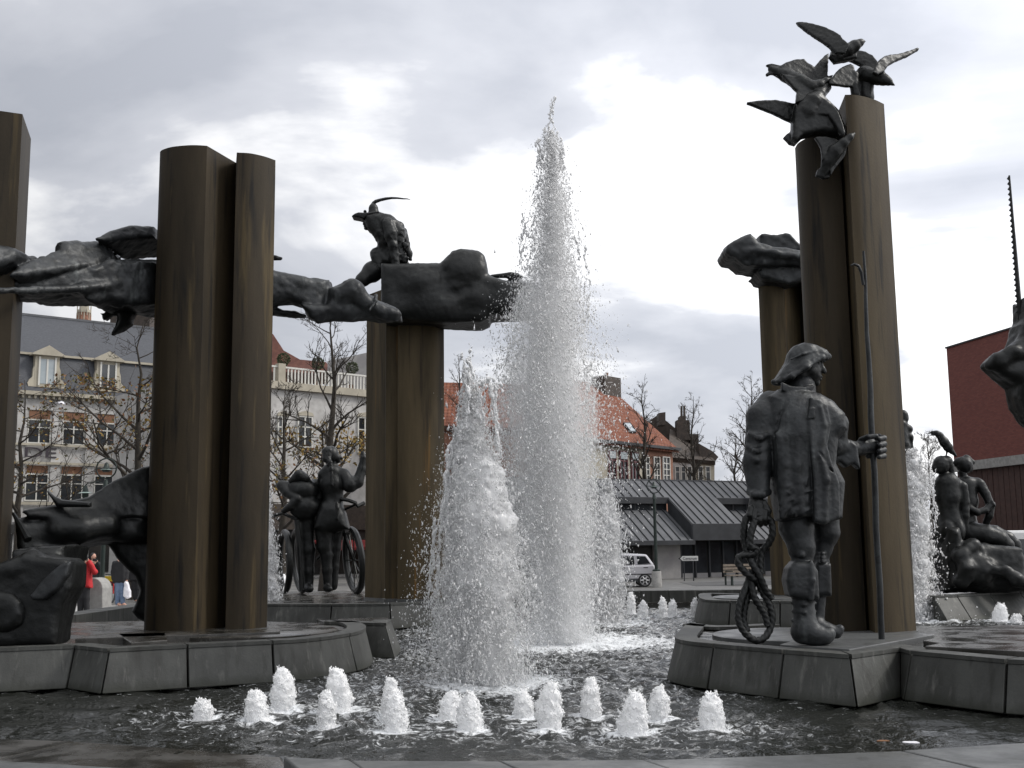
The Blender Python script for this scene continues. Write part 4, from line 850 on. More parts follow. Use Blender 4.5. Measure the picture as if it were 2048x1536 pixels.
def bathers():
    Y0 = 20.9; z = zz(1780, 840, 0.2734); q = lambda *p: [(*z(x[:2])[0], x[2], x[3]) for x in p]
    bx0 = G(1960, 1180, PT).x
    t = thing('rock_bronze', 'bronze rock with draped cloth under the seated bathers', 'sculpture', (bx0, Y0, PT))
    S = Sculpt(Y0, 0.022)
    S.poly(z((330, 790), (410, 790), (440, 905), (620, 905), (860, 930), (900, 1110), (980, 1150), (1080, 1190), (1080, 1245), (440, 1250), (330, 1250)), 0.1, 0.75, 0.2, 0.05)
    S.tube(q((600, 920, -0.6, 15), (520, 990, -0.7, 14), (560, 1080, -0.75, 16), (520, 1180, -0.7, 16)), 0.08).ball(*z((640, 1090))[0], -0.65, 38, 34, 20, 0, 0.1)
    S.tube(q((700, 1070, -0.7, 12), (760, 1100, -0.75, 9), (850, 1110, -0.8, 12), (920, 1160, -0.85, 14), (1010, 1200, -0.85, 12)), 0.04)
    S.mesh('rock', BR, t, ((0.22, 0.03), (0.08, 0.012)), 71, clip=PT - 0.02)
    t = thing('bather_statue', 'seated bronze bather seen from behind with a crow on her head', 'statue', (P(1895, 1080, Y0).x, Y0 - 0.2, 1.5))
    S = Sculpt(Y0 - 0.25, 0.015)
    S.tube(q((420, 470, 0, 24), (425, 560, 0, 25), (430, 650, 0, 20), (440, 740, 0, 24)), 0.05).tube(q((365, 470, 0, 10), (430, 455, 0, 14), (520, 490, 0, 12)), 0.04)
    S.ball(*z((415, 810))[0], -0.03, 17, 27, 26, 8, 0.03).ball(*z((485, 815))[0], -0.03, 15, 27, 26, -5, 0.03)
    S.tube(q((415, 430, 0, 9), (400, 390, 0, 9)), 0.03)
    S.tube(q((528, 490, -0.05, 11), (545, 600, -0.05, 10), (545, 700, -0.05, 9), (535, 800, 0.0, 9)), 0.02)
    S.tube(q((360, 480, 0.1, 9), (345, 600, 0.15, 8), (345, 720, 0.2, 8), (370, 800, 0.2, 8)), 0.02)
    S.tube(q((430, 840, 0.1, 22), (420, 880, 0.5, 18)), 0.03)
    S.mesh('body', BR, t, ((0.1, 0.006), (0.04, 0.003)), 72)
    S = Sculpt(Y0 - 0.25, 0.012)
    S.ball(*z((375, 330))[0], 0, 16, 19, 17, 0, 0.03).ball(*z((410, 310))[0], 0.02, 13, 14, 16, 0, 0.03).tube(q((440, 340, 0.02, 8), (455, 400, 0.0, 5)), 0.02).ball(*z((335, 350))[0], 0, 8, 10, 9, 0, 0.02)
    S.mesh('head', BR, t, ((0.04, 0.006),), 73)
    t = thing('crow_statue', 'open-beaked bronze crow perched on the bather\'s head', 'bird', (P(1890, 910, Y0).x, Y0 - 0.25, 3.1))
    S = Sculpt(Y0 - 0.25, 0.010)
    S.tube(q((345, 98, 0, 6), (365, 115, 0, 7), (395, 160, 0, 9.5), (425, 200, 0, 9), (450, 230, 0, 5), (482, 262, 0, 2.5)), 0.02)
    S.tube(q((335, 90, 0, 4), (310, 90, 0, 2.5), (278, 98, 0, 1)), 0.01).tube(q((335, 104, 0, 3), (312, 108, 0, 2), (292, 112, 0, 0.8)), 0.008)
    S.tube(q((418, 205, 0.02, 3), (415, 240, 0.02, 1.5), (408, 270, 0.02, 1.5)), 0.01)
    S.mesh('body', BR, t, ((0.04, 0.003),), 74)
    t = thing('bather_statue', 'seated bronze bather with crossed arms facing right', 'statue', (P(1950, 1080, Y0).x, Y0 + 0.1, 1.5))
    S = Sculpt(Y0 + 0.15, 0.015)
    S.tube(q((560, 480, 0, 19), (565, 600, 0, 20), (555, 700, 0, 18), (560, 800, 0, 24)), 0.05).tube(q((540, 460, 0, 10), (640, 465, -0.02, 12)), 0.04)
    S.tube(q((540, 430, 0, 7), (530, 380, 0, 7.5)), 0.03).ball(*z((595, 540))[0], -0.05, 8, 9, 10, 0, 0.02)
    S.tube(q((655, 475, -0.05, 11), (700, 540, -0.1, 9), (735, 630, -0.15, 8), (725, 700, -0.15, 8), (705, 750, -0.1, 7)), 0.02)
    S.tube(q((580, 650, -0.2, 8), (640, 675, -0.25, 7), (700, 660, -0.25, 6), (735, 620, -0.22, 6)), 0.02)
    for dx in (0, 10, 20, 30): S.tube(q((728 + dx * 0.4, 610 + dx * 0.8, -0.25, 2.4), (745 + dx * 0.6, 590 + dx, -0.27, 2.2), (762 + dx * 0.2, 606 + dx * 0.8, -0.24, 2)), 0.006)
    S.tube(q((570, 830, -0.1, 24), (700, 840, -0.25, 20), (800, 870, -0.3, 17), (855, 915, -0.3, 14), (880, 1010, -0.25, 12), (905, 1120, -0.2, 9)), 0.03)
    S.tube(q((600, 820, 0.1, 20), (760, 830, 0.05, 16), (860, 870, 0.0, 14), (910, 910, 0.0, 12), (930, 1000, 0.0, 10), (965, 1130, 0.0, 7)), 0.03)
    S.mesh('body', BR, t, ((0.1, 0.006), (0.04, 0.003)), 75)
    S = Sculpt(Y0 + 0.15, 0.012)
    S.ball(*z((545, 330))[0], 0, 16, 17, 17, 0, 0.03).ball(*z((575, 345))[0], 0, 9, 11, 10, 0, 0.02).tube(q((510, 310, 0, 9), (560, 285, 0, 8), (595, 310, 0, 7)), 0.02).tube(q((480, 320, 0.05, 6), (500, 300, 0.03, 7)), 0.02)
    S.mesh('head', BR, t, ((0.04, 0.006),), 76)
    # figure half hidden by the tall column
    t = thing('figure_statue', 'bronze figure half hidden behind the tall right column', 'statue', (P(1795, 1180, 22).x, 22, PT))
    z = zz(1780, 560, 0.2213); S = Sculpt(22.0, 0.02)
    S.ball(*z((120, 1240))[0], 0, 11, 15, 12, 0, 0.02).tube(q((100, 1300, 0, 9), (110, 1280, 0, 8)), 0.03).ball(*z((150, 1350))[0], 0, 13, 10, 12, 0, 0.03).ball(*z((170, 1420))[0], 0, 8, 10, 12, 0, 0.03)
    S.tube(q((90, 1330, 0, 16), (90, 1500, 0, 20), (100, 1600, 0, 18), (100, 2150, 0, 14)), 0.04).tube(q((150, 1370, 0, 8), (180, 1450, 0, 6), (190, 1540, 0, 5)), 0.03)
    pz = PT
    w0 = S.w(*z((100, 1700))[0], 0); S.seg(w0, np.array([w0[0], w0[1], PT]), 0.3, 0.2, 0.04)
    S.mesh('body', BR, t, ((0.1, 0.012), (0.04, 0.006)), 77, clip=PT - 0.02)
bathers()

def far_right():
    Y0 = 14.2; z = zz(1880, 300, 0.3907)
    t = thing('winged_figure_bronze', 'bronze figure with a tall serrated spike cut off by the right edge', 'statue', (P(2140, 1200, Y0).x, Y0, PT))
    S = Sculpt(Y0, 0.02)
    S.poly(z((376, 935), (378, 900), (395, 885), (402, 870), (403, 770), (410, 755), (432, 790), (620, 780), (720, 1100), (620, 1500), (500, 1450), (425, 1385), (385, 1320), (368, 1262), (365, 1215), (300, 1172), (262, 1140), (236, 1108), (238, 1090), (278, 1050), (310, 1040), (335, 1050), (360, 1015)), 0.0, 0.30, 0.16, 0.05)
    S.tube([(*z((255, 1098))[0], -0.18, 12), (*z((300, 1080))[0], -0.22, 16), (*z((370, 1050))[0], -0.22, 20), (*z((470, 1000))[0], -0.15, 24)], 0.06)
    S.tube([(*z((300, 1140))[0], -0.3, 6), (*z((430, 1080))[0], -0.34, 8)], 0.05, -1)
    S.tube([(*z((620, 1400))[0], 0, 40), (*z((640, 1800))[0], 0, 34), (*z((640, 2400))[0], 0, 30)], 0.06)
    S.mesh('body', BR, t, ((0.16, 0.02), (0.06, 0.008)), 81, clip=PT - 0.02)
    a, b = P(2018.5, 351, Y0), P(2041, 640, Y0); mb = MB(); mb.tube([a.lerp(b, i / 8) for i in range(9)], [0.012 + 0.022 * i / 8 for i in range(9)], 8)
    for i in range(26):
        f = (i + 0.5) / 27; c = a.lerp(b, f); w = 0.012 + 0.022 * f
        mb.add([c + Vector((-w * 0.6, -0.01, 0.03)), c + Vector((-w * 0.6, 0.01, 0.03)), c + Vector((-w * 0.6, 0.01, -0.03)), c + Vector((-w * 0.6, -0.01, -0.03)), c + Vector((-w - 0.025, 0, -0.01))], [(0, 1, 2, 3), (0, 3, 4), (3, 2, 4), (2, 1, 4), (1, 0, 4)])
    mb.build('serrated_spike', BR, t)
far_right()

# ================================================================== JETS OF WATER
def spray_mat():
    m = bpy.data.materials.new('white_water'); m.use_nodes = True; nt = m.node_tree; N = nt.nodes; L = nt.links; N.remove(N['Principled BSDF'])
    d = N.new('ShaderNodeBsdfDiffuse'); d.inputs['Color'].default_value = (0.985, 0.987, 0.99, 1)
    tr = N.new('ShaderNodeBsdfTranslucent'); tr.inputs['Color'].default_value = (0.985, 0.987, 0.99, 1)
    gl = N.new('ShaderNodeBsdfGlossy'); gl.inputs['Roughness'].default_value = 0.15
    a = N.new('ShaderNodeMixShader'); a.inputs[0].default_value = 0.5; L.new(d.outputs[0], a.inputs[1]); L.new(tr.outputs[0], a.inputs[2])
    b = N.new('ShaderNodeMixShader'); b.inputs[0].default_value = 0.03; L.new(a.outputs[0], b.inputs[1]); L.new(gl.outputs[0], b.inputs[2])
    L.new(b.outputs[0], N['Material Output'].inputs['Surface']); return m
M_spray = spray_mat()
def mist_mat(name, density):
    m = bpy.data.materials.new(name); m.use_nodes = True; nt = m.node_tree; nt.nodes.remove(nt.nodes['Principled BSDF'])
    v = nt.nodes.new('ShaderNodeVolumePrincipled'); v.inputs['Color'].default_value = (0.99, 0.992, 0.996, 1); v.inputs['Density'].default_value = density; v.inputs['Anisotropy'].default_value = 0.2
    nt.links.new(v.outputs[0], nt.nodes['Material Output'].inputs['Volume']); return m
M_mist, M_mist_mid, M_mist_thin = mist_mat('dense_mist', 3.0), mist_mat('mist', 1.3), mist_mat('thin_mist', 0.6)
_OC = np.array([(1, 0, 0), (-1, 0, 0), (0, 1, 0), (0, -1, 0), (0, 0, 1), (0, 0, -1)], np.float32)
_OF = np.array([(0, 2, 4), (2, 1, 4), (1, 3, 4), (3, 0, 4), (2, 0, 5), (1, 2, 5), (3, 1, 5), (0, 3, 5)])
_TC = np.array([(1, 0, -0.45), (-0.5, 0.87, -0.45), (-0.5, -0.87, -0.45), (0, 0, 1.05)], np.float32); _TF = np.array([(0, 2, 1), (0, 1, 3), (1, 2, 3), (2, 0, 3)])
def drops(name, pts, r, stretch, parent, fine=False):
    C_, F_ = (_TC, _TF) if fine else (_OC, _OF); nv = len(C_)
    n = len(pts); V = np.repeat(C_[None], n, 0) * r[:, None, None]; V[:, :, 2] *= stretch[:, None]
    tl = rng.normal(0, 0.25, (n, 2)); V[:, :, 0] += V[:, :, 2] * tl[:, :1]; V[:, :, 1] += V[:, :, 2] * tl[:, 1:]
    if fine: w_ = rng.random(n) * math.tau; cw, sw = np.cos(w_)[:, None], np.sin(w_)[:, None]; V[:, :, 0], V[:, :, 1] = V[:, :, 0] * cw - V[:, :, 1] * sw, V[:, :, 0] * sw + V[:, :, 1] * cw; V[rng.random(n) < 0.5] *= -1
    V = (V + pts[:, None, :]).reshape(-1, 3); Fc = (F_[None] + nv * np.arange(n)[:, None, None]).reshape(-1, 3)
    return tag(np_mesh(name, V, Fc, M_spray, parent), kind='stuff')
_rf = np.array(_f); _rr = np.array(_r); _ru = np.array(_u); _cam = np.array(CAM)
def Pn(u, v, Y):
    d = _rf + _rr * ((u - 1024) / F)[:, None] + _ru * ((768 - v) / F)[:, None]
    return _cam + d * (Y / d[:, 1])[:, None]
def jet(label, base, prof, n, med, core=None, clump=0.5, spread=0.5, h=0.02, seed=1, strands=(), splash=1500, srad=0.9, cnoise=0.05, out=0.12, mist=0.84):
    """prof: (v, centre u, half width, density) down the jet"""
    Y0 = base.y; t = thing('water_jet', label, 'fountain jet', (base.x, Y0, 0), 'tall fountain jets')
    pv_ = np.array(prof, float); vs = np.linspace(pv_[0, 0], pv_[-1, 0], 600)
    den = np.interp(vs, pv_[:, 0], pv_[:, 3]) * np.interp(vs, pv_[:, 0], pv_[:, 2]); c = np.cumsum(den); c /= c[-1]
    N_ = int(n * 1.8); v = np.interp(rng.random(N_), c, vs); cu = np.interp(v, pv_[:, 0], pv_[:, 1]); hw = np.interp(v, pv_[:, 0], pv_[:, 2])
    rho = np.abs(rng.normal(0, spread, N_)); far = rng.random(N_) < out; rho = np.where(far, 0.6 + np.abs(rng.normal(0, 0.38, N_)), rho)
    ph = rng.random(N_) * math.tau; u = cu + hw * rho * np.cos(ph); dy = hw * rho * np.sin(ph) * Y0 / F
    ns = vnoise(u * 1.0, v * 0.35, 14, seed) * 0.5 + vnoise(u, v * 0.5, 6, seed + 1) * 0.5
    keep = rng.random(N_) < np.clip(0.62 + clump * ns, 0.03, 1); u, v, dy, rho = u[keep][:n], v[keep][:n], dy[keep][:n], rho[keep][:n]
    p = Pn(u, v, Y0 + dy); p[:, 2] = np.maximum(p[:, 2], 0.01)
    r = np.clip(med * np.exp(rng.normal(0, 0.6, len(p))), med * 0.25, med * 4); r = np.where(rho > 0.9, r * 0.85, r); st = 1.1 + 2.6 * rng.random(len(p)) ** 2
    drops('spray', p, r * 1.15, st, t, True)
    a = rng.random(splash) * math.tau; q = np.abs(rng.normal(0, 1, splash)) * srad * 0.5
    sp_ = np.stack([base.x + q * np.cos(a), Y0 + q * np.sin(a), np.abs(rng.normal(0, 1, splash)) * 0.16 * np.exp(-q / srad) + 0.01], 1)
    drops('splash', sp_, med * 0.9 * np.exp(rng.normal(0, 0.4, splash)), np.ones(splash), t, True)
    for mist_f, mist_m in ((mist * 0.55, M_mist), (mist * 0.85, M_mist_mid), (mist * 1.2, M_mist_thin)):      # dense heart, thinner skirts of mist
        W_ = [(P(c_, v_, Y0), hw_ * mist_f * (0.85 + 0.15 * math.sin(v_ * 0.031)) * (1 - 0.2 * ((v_ - prof[0][0]) / (prof[-1][0] - prof[0][0])) ** 2) * Y0 / F) for v_, c_, hw_, _ in prof]; n_ = 20; b_ = []
        for c_, r_ in W_:
            for j in range(n_): b_.append((c_.x + r_ * math.cos(j * math.tau / n_), c_.y + r_ * math.sin(j * math.tau / n_), max(c_.z, 0.06)))
        k_ = len(W_); f_ = [(i * n_ + j, (i + 1) * n_ + j, (i + 1) * n_ + (j + 1) % n_, i * n_ + (j + 1) % n_) for i in range(k_ - 1) for j in range(n_)] + [tuple(range(n_)), tuple((k_ - 1) * n_ + j for j in range(n_ - 1, -1, -1))]
        tag(MB().add(b_, f_).build('mist', mist_m, t), kind='stuff')
    if core:
        S = Sculpt(Y0, h); S.tube(core, 0.05)
        S.mesh('white_core', M_spray, t, ((0.16, cnoise), (0.08, cnoise * 0.9), (0.045, cnoise * 0.6)), seed + 5)
    if strands:
        Q_ = []; R_ = []
        for (a0, b0, k, w0) in strands:       # ragged strings of merging drops between two pixels
            for _ in range(k):
                m_ = 70; f = np.linspace(0, 1, m_); dy0 = rng.normal(0, 0.12); o = np.cumsum(rng.normal(0, 0.9, (m_, 2)), 0); o -= o.mean(0); off = rng.normal(0, 6, 2)
                Q_.append(Pn(lerp(a0[0], b0[0], f) + o[:, 0] + off[0], lerp(a0[1], b0[1], f) + o[:, 1] + off[1], Y0 + dy0 + 0 * f)); R_.append(w0 * (0.25 + 0.9 * np.abs(np.sin(f * 9 + rng.random() * 6)) ** 2 * rng.random(m_) + 0.2 * rng.random(m_)))
        Q_ = np.concatenate(Q_); R_ = np.concatenate(R_); drops('water_strands', Q_, R_, 1.2 + 1.2 * rng.random(len(R_)), t)
    return t
jet('tallest fountain jet rising from the middle of the basin', JETS['tall'],
    [(262, 1099, 12, 0.9), (290, 1101, 26, 1.0), (340, 1103, 34, 1.1), (420, 1105, 46, 1.15), (520, 1105, 56, 1.2), (620, 1098, 88, 1.15), (720, 1094, 112, 1.1), (820, 1092, 128, 1.0), (920, 1098, 128, 0.9), (1020, 1106, 116, 0.85), (1120, 1114, 104, 0.8), (1200, 1120, 98, 0.75), (1288, 1124, 88, 0.8)], 150000, 0.0046,
    core=[(1125, 1288, 0, 14), (1125, 1180, 0, 24), (1122, 1040, 0, 32), (1116, 900, 0, 34), (1111, 760, 0, 28), (1107, 600, 0, 19), (1104, 460, 0, 11), (1102, 360, 0, 5)], seed=3, h=0.024, cnoise=0.05,
    strands=[((1100, 206), (1096, 262), 3, 0.016), ((1078, 275), (1085, 330), 3, 0.016), ((1124, 280), (1118, 330), 4, 0.018), ((1098, 262), (1104, 330), 5, 0.018), ((1158, 480), (1166, 540), 2, 0.016), ((1050, 440), (1040, 520), 3, 0.014), ((1168, 560), (1178, 640), 3, 0.014)], splash=3000, srad=1.6, out=0.2)
jet('broad white fountain jet nearest the camera', JETS['front'],
    [(735, 936, 10, 0.4), (790, 942, 24, 0.45), (860, 946, 36, 0.7), (930, 951, 56, 0.95), (1020, 955, 80, 1.0), (1120, 959, 97, 1.0), (1220, 961, 107, 0.95), (1310, 964, 112, 0.75), (1372, 976, 100, 0.7)], 130000, 0.0037,
    core=[(985, 1380, 0, 30), (976, 1280, 0, 46), (970, 1160, 0, 62), (966, 1050, 0, 60), (960, 960, 0, 46), (948, 900, 0, 26), (936, 852, 0, 11), (932, 790, 0, 6)], seed=8, h=0.018, cnoise=0.035, clump=0.85, out=0.16, mist=0.88,
    strands=[((934, 745), (926, 860), 5, 0.02), ((920, 850), (900, 960), 7, 0.02), ((905, 900), (888, 1060), 8, 0.016), ((985, 770), (1002, 905), 6, 0.017), ((938, 708), (932, 760), 3, 0.014), ((965, 760), (950, 860), 6, 0.016), ((880, 1040), (872, 1180), 5, 0.014), ((1000, 780), (975, 760), 4, 0.014)], splash=3500, srad=1.2)
jet('shorter fountain jet just right of the tallest one', JETS['mid'],
    [(958, 1217, 7, 0.8), (1000, 1215, 20, 1.0), (1080, 1211, 36, 1.1), (1160, 1209, 44, 1.1), (1246, 1208, 50, 1.0)], 26000, 0.0075,
    core=[(1208, 1250, 0, 20), (1209, 1160, 0, 30), (1211, 1060, 0, 25), (1215, 995, 0, 10)], seed=12, h=0.026, cnoise=0.06, splash=1200, srad=1.2)
jet('fountain jet half hidden behind the tall right column', JETS['right'],
    [(898, 1826, 14, 0.8), (950, 1828, 26, 1.0), (1050, 1830, 36, 1.05), (1150, 1832, 46, 1.0), (1240, 1834, 52, 0.95)], 16000, 0.0085,
    core=[(1826, 1244, 0, 24), (1826, 1140, 0, 26), (1824, 1030, 0, 22), (1824, 930, 0, 12)], seed=15, h=0.026, cnoise=0.06, splash=1000, srad=1.2, out=0.2,
    strands=[((1842, 905), (1856, 985), 6, 0.016), ((1855, 930), (1868, 1040), 5, 0.014)])
jet('fountain jet half hidden behind the twin left column', JETS['left'],
    [(935, 528, 10, 0.6), (1000, 532, 14, 0.8), (1100, 538, 20, 1.0), (1240, 542, 27, 1.0)], 6000, 0.0075, core=[(540, 1246, 0, 12), (534, 1120, 0, 12), (528, 1000, 0, 6)], seed=18, h=0.026, cnoise=0.05, splash=600, out=0.22)

bub_label = ['lowest foam bubbler, leftmost in the front row', 'thick foam bubbler second from the left in front', 'tall foam bubbler close to the left platform wall', 'slender foam bubbler before the tallest front bubbler', 'tallest bulky foam bubbler by the rounded left platform',
    'foam bubbler directly behind another at the foot of the broad jet', 'foam bubbler with a spiky crown below the broad jet\'s left edge', 'splayed foam bubbler left behind its rounder neighbour', 'round topped foam bubbler in front of the broad jet', 'shorter foam bubbler behind the one under the tallest jet',
    'pointed foam bubbler in the front row under the tallest jet', 'sharp pointed foam bubbler set back right of the tallest jet', 'biggest foam bubbler of the front row, right of centre', 'narrow foam bubbler before the tip of the right platform', 'ragged foam bubbler in front of the fisherman\'s platform wall',
    'far foam bubbler closest to the shorter jet', 'far round foam bubbler second from the shorter jet', 'far foam bubbler left of a touching pair', 'far foam bubbler right of a touching pair', 'far foam bubbler leaning on the rope-side platform',
    'foam bubbler before the bathers\' platform wall', 'low foam bubbler at the right edge by the bathers\' wall', 'foam bubbler beside the bending cyclist', 'tiny white bubbler beyond the left platform']
for i, ((u, v, tv, hw), lb) in enumerate(zip(BUB, bub_label)):
    p = G(u, v, 0); Y0 = p.y; big = hw > 14; S = Sculpt(Y0, max(0.0085, 0.4 * Y0 / F * 2)); hh = v - tv; ln = rng.normal(0, 0.08) * hw
    S.tube([(u, v + 4, 0, hw * 0.92), (u + ln, v - hh * 0.4, 0, hw * 0.86), (u + ln * 1.5, v - hh * 0.68, 0, hw * 0.72), (u + ln * 1.9, tv + hw * 0.6, 0, hw * 0.46)], 0.03)
    for _ in range(4 if big else 2):       # ragged tips
        a = rng.random() * math.tau; q = rng.random() * 0.3; S.tube([(u + ln * 1.8 + hw * q * math.cos(a), tv + hw * 0.7, hw * q * math.sin(a) * Y0 / F, hw * 0.26), (u + ln * 2.2 + hw * 0.45 * math.cos(a), tv + hw * 0.5 * rng.random(), hw * 0.4 * math.sin(a) * Y0 / F, hw * 0.07)], 0.015)
    for _ in range(3 if big else 1):
        a = rng.random() * math.tau; f = rng.random(); S.tube([(u + hw * 0.6 * math.cos(a), v - hh * (0.1 + 0.5 * f), hw * 0.6 * math.sin(a) * Y0 / F, hw * 0.22), (u + hw * 1.05 * math.cos(a), v - hh * (0.2 + 0.55 * f), hw * 0.9 * math.sin(a) * Y0 / F, hw * 0.07)], 0.02)
    t = thing('foam_bubbler', lb, 'fountain jet', tuple(p), 'low foam bubblers')
    S.mesh('foam', M_spray, t, ((0.09, 0.008), (0.035, 0.010), (0.017, 0.008)), 200 + i, clip=-0.03)
    vv = np.array([w_.co for w_ in t.children[0].data.vertices]); k = 1300 if big else 300; pi = vv[rng.integers(0, len(vv), k)] + rng.normal(0, 0.006 if big else 0.01, (k, 3)); pi[:, 2] = np.maximum(pi[:, 2], 0.0)
    drops('froth', pi, 0.0042 * np.exp(rng.normal(0, 0.35, k)) * (1 if big else 1.9), 1 + rng.random(k), t)
    k = 260 if big else 60
    a = rng.random(k) * math.tau; q = hw * Y0 / F * (0.8 + np.abs(rng.normal(0, 0.55, k))); zt = rng.random(k) ** 1.5 * hh * Y0 / F * np.clip(1.5 - q / (hw * Y0 / F), 0.05, 1)
    drops('droplets', np.stack([p.x + q * np.cos(a), Y0 + q * np.sin(a), zt], 1), 0.0035 * np.exp(rng.normal(0, 0.4, k)) * (1 if big else 1.6), np.ones(k), t)

# ================================================================== BACKGROUND
M_white = mat('white_render', (0.38, 0.37, 0.355), 0.8, 0, (0.48, 0.47, 0.455), 1.2, bump=0.05, c3=(0.28, 0.27, 0.255), n3=2, c3pos=(0.55, 0.75))
M_cream = mat('cream_stone', (0.33, 0.30, 0.24), 0.8, 0, (0.41, 0.375, 0.30), 1.0, bump=0.08)
M_slate = mat('slate', (0.036, 0.039, 0.047), 0.6, 0, (0.055, 0.059, 0.069), 6, (1, 1, 3), bump=0.3, bscale=14, bstretch=(1, 1, 4))
M_terra = mat('terracotta', (0.16, 0.075, 0.040), 0.8, 0, (0.21, 0.105, 0.06), 3)
M_brickwall = mat('plain_brick', (0.20, 0.09, 0.055), 0.8, 0, (0.26, 0.13, 0.085), 4, bump=0.1)
M_glass = mat('window_glass', (0.02, 0.022, 0.025), 0.08, 0, (0.035, 0.04, 0.045), 0.8, spec=0.6)
M_glass_pale = mat('curtained_glass', (0.28, 0.32, 0.34), 0.2, 0, (0.36, 0.40, 0.42), 0.8)
M_frame = mat('window_frame', (0.55, 0.54, 0.50), 0.6)
M_redframe = mat('dark_red_frame', (0.10, 0.02, 0.025), 0.5)
M_darkroof = mat('dark_roof', (0.035, 0.027, 0.022), 0.7, 0, (0.06, 0.045, 0.035), 4, bump=0.2)
M_zinc = mat('zinc', (0.075, 0.078, 0.085), 0.6, 0.2, (0.10, 0.104, 0.112), 1.2, bump=0.03)
M_zincdark = mat('dark_zinc', (0.03, 0.032, 0.036), 0.6, 0.2, (0.042, 0.045, 0.05), 1.5)
M_shop = mat('dark_shopfront', (0.018, 0.018, 0.018), 0.25, 0, (0.04, 0.038, 0.035), 0.6)
M_greywall = mat('grey_wall', (0.26, 0.25, 0.25), 0.8, 0, (0.33, 0.32, 0.31), 1.2)
M_concrete = mat('concrete', (0.25, 0.245, 0.235), 0.85, 0, (0.33, 0.325, 0.31), 5, bump=0.3, bscale=40)
M_red = mat('red_cloth', (0.45, 0.02, 0.025), 0.8)
M_black = mat('black_cloth', (0.015, 0.015, 0.017), 0.85)
M_jeans = mat('denim', (0.09, 0.13, 0.21), 0.85, 0, (0.13, 0.18, 0.27), 9)
M_skin = mat('skin', (0.48, 0.27, 0.20), 0.6)
M_hair = mat('brown_hair', (0.06, 0.035, 0.02), 0.7)
M_bag = mat('white_plastic', (0.75, 0.74, 0.78), 0.4)
M_wood = mat('bench_wood', (0.17, 0.14, 0.11), 0.7, 0, (0.23, 0.19, 0.15), 8)
M_carpaint = mat('silver_car_paint', (0.55, 0.54, 0.56), 0.28, 0.35)
M_whitepaint = mat('white_van_paint', (0.68, 0.68, 0.67), 0.3)
M_tyre = mat('tyre', (0.02, 0.02, 0.02), 0.8)
M_rim_metal = mat('alloy', (0.5, 0.5, 0.5), 0.35, 0.8)
M_signwhite = mat('sign_white', (0.6, 0.6, 0.58), 0.5)
M_signblack = mat('sign_black', (0.012, 0.012, 0.012), 0.5)
M_letters = mat('black_letters', (0.03, 0.022, 0.03), 0.6)
def tile_mat():
    m = mat('clay_tiles', (0.12, 0.032, 0.013), 0.85, 0, (0.18, 0.055, 0.022), 2.5, c3=(0.14, 0.05, 0.03), n3=5, c3pos=(0.55, 0.72))
    nt = m.node_tree; N = nt.nodes; L = nt.links; b = N['Principled BSDF']; tc = N.new('ShaderNodeTexCoord')
    w = N.new('ShaderNodeTexWave'); w.inputs['Scale'].default_value = 1.3; w.bands_direction = 'Z'; L.new(tc.outputs['Object'], w.inputs['Vector'])
    w2 = N.new('ShaderNodeTexWave'); w2.inputs['Scale'].default_value = 1.2; w2.bands_direction = 'X'; L.new(tc.outputs['Object'], w2.inputs['Vector'])
    ad = N.new('ShaderNodeMath'); L.new(w.outputs['Fac'], ad.inputs[0]); L.new(w2.outputs['Fac'], ad.inputs[1])
    bp = N.new('ShaderNodeBump'); bp.inputs['Strength'].default_value = 0.6; bp.inputs['Distance'].default_value = 0.06; L.new(ad.outputs[0], bp.inputs['Height']); L.new(bp.outputs[0], b.inputs['Normal']); return m
M_tiles = tile_mat()
def brick_mat():
    m = bpy.data.materials.new('red_brick'); m.use_nodes = True; nt = m.node_tree; N = nt.nodes; L = nt.links; b = N['Principled BSDF']; b.inputs['Roughness'].default_value = 0.85
    tc = N.new('ShaderNodeTexCoord'); fd = Fac(1919, 60, 2076, 53.7).d; dt = N.new('ShaderNodeVectorMath'); dt.operation = 'DOT_PRODUCT'; L.new(tc.outputs['Object'], dt.inputs[0]); dt.inputs[1].default_value = fd; sz_ = N.new('ShaderNodeSeparateXYZ'); L.new(tc.outputs['Object'], sz_.inputs[0]); mp = N.new('ShaderNodeCombineXYZ'); L.new(dt.outputs['Value'], mp.inputs[0]); L.new(sz_.outputs['Z'], mp.inputs[1])
    br = N.new('ShaderNodeTexBrick'); br.inputs['Scale'].default_value = 1.0; br.inputs['Brick Width'].default_value = 0.22; br.inputs['Row Height'].default_value = 0.075; br.inputs['Mortar Size'].default_value = 0.008
    br.inputs['Color1'].default_value = (0.155, 0.042, 0.034, 1); br.inputs['Color2'].default_value = (0.205, 0.062, 0.047, 1); br.inputs['Mortar'].default_value = (0.10, 0.055, 0.05, 1)
    L.new(mp.outputs[0], br.inputs['Vector']); L.new(br.outputs['Color'], b.inputs['Base Color']); return m

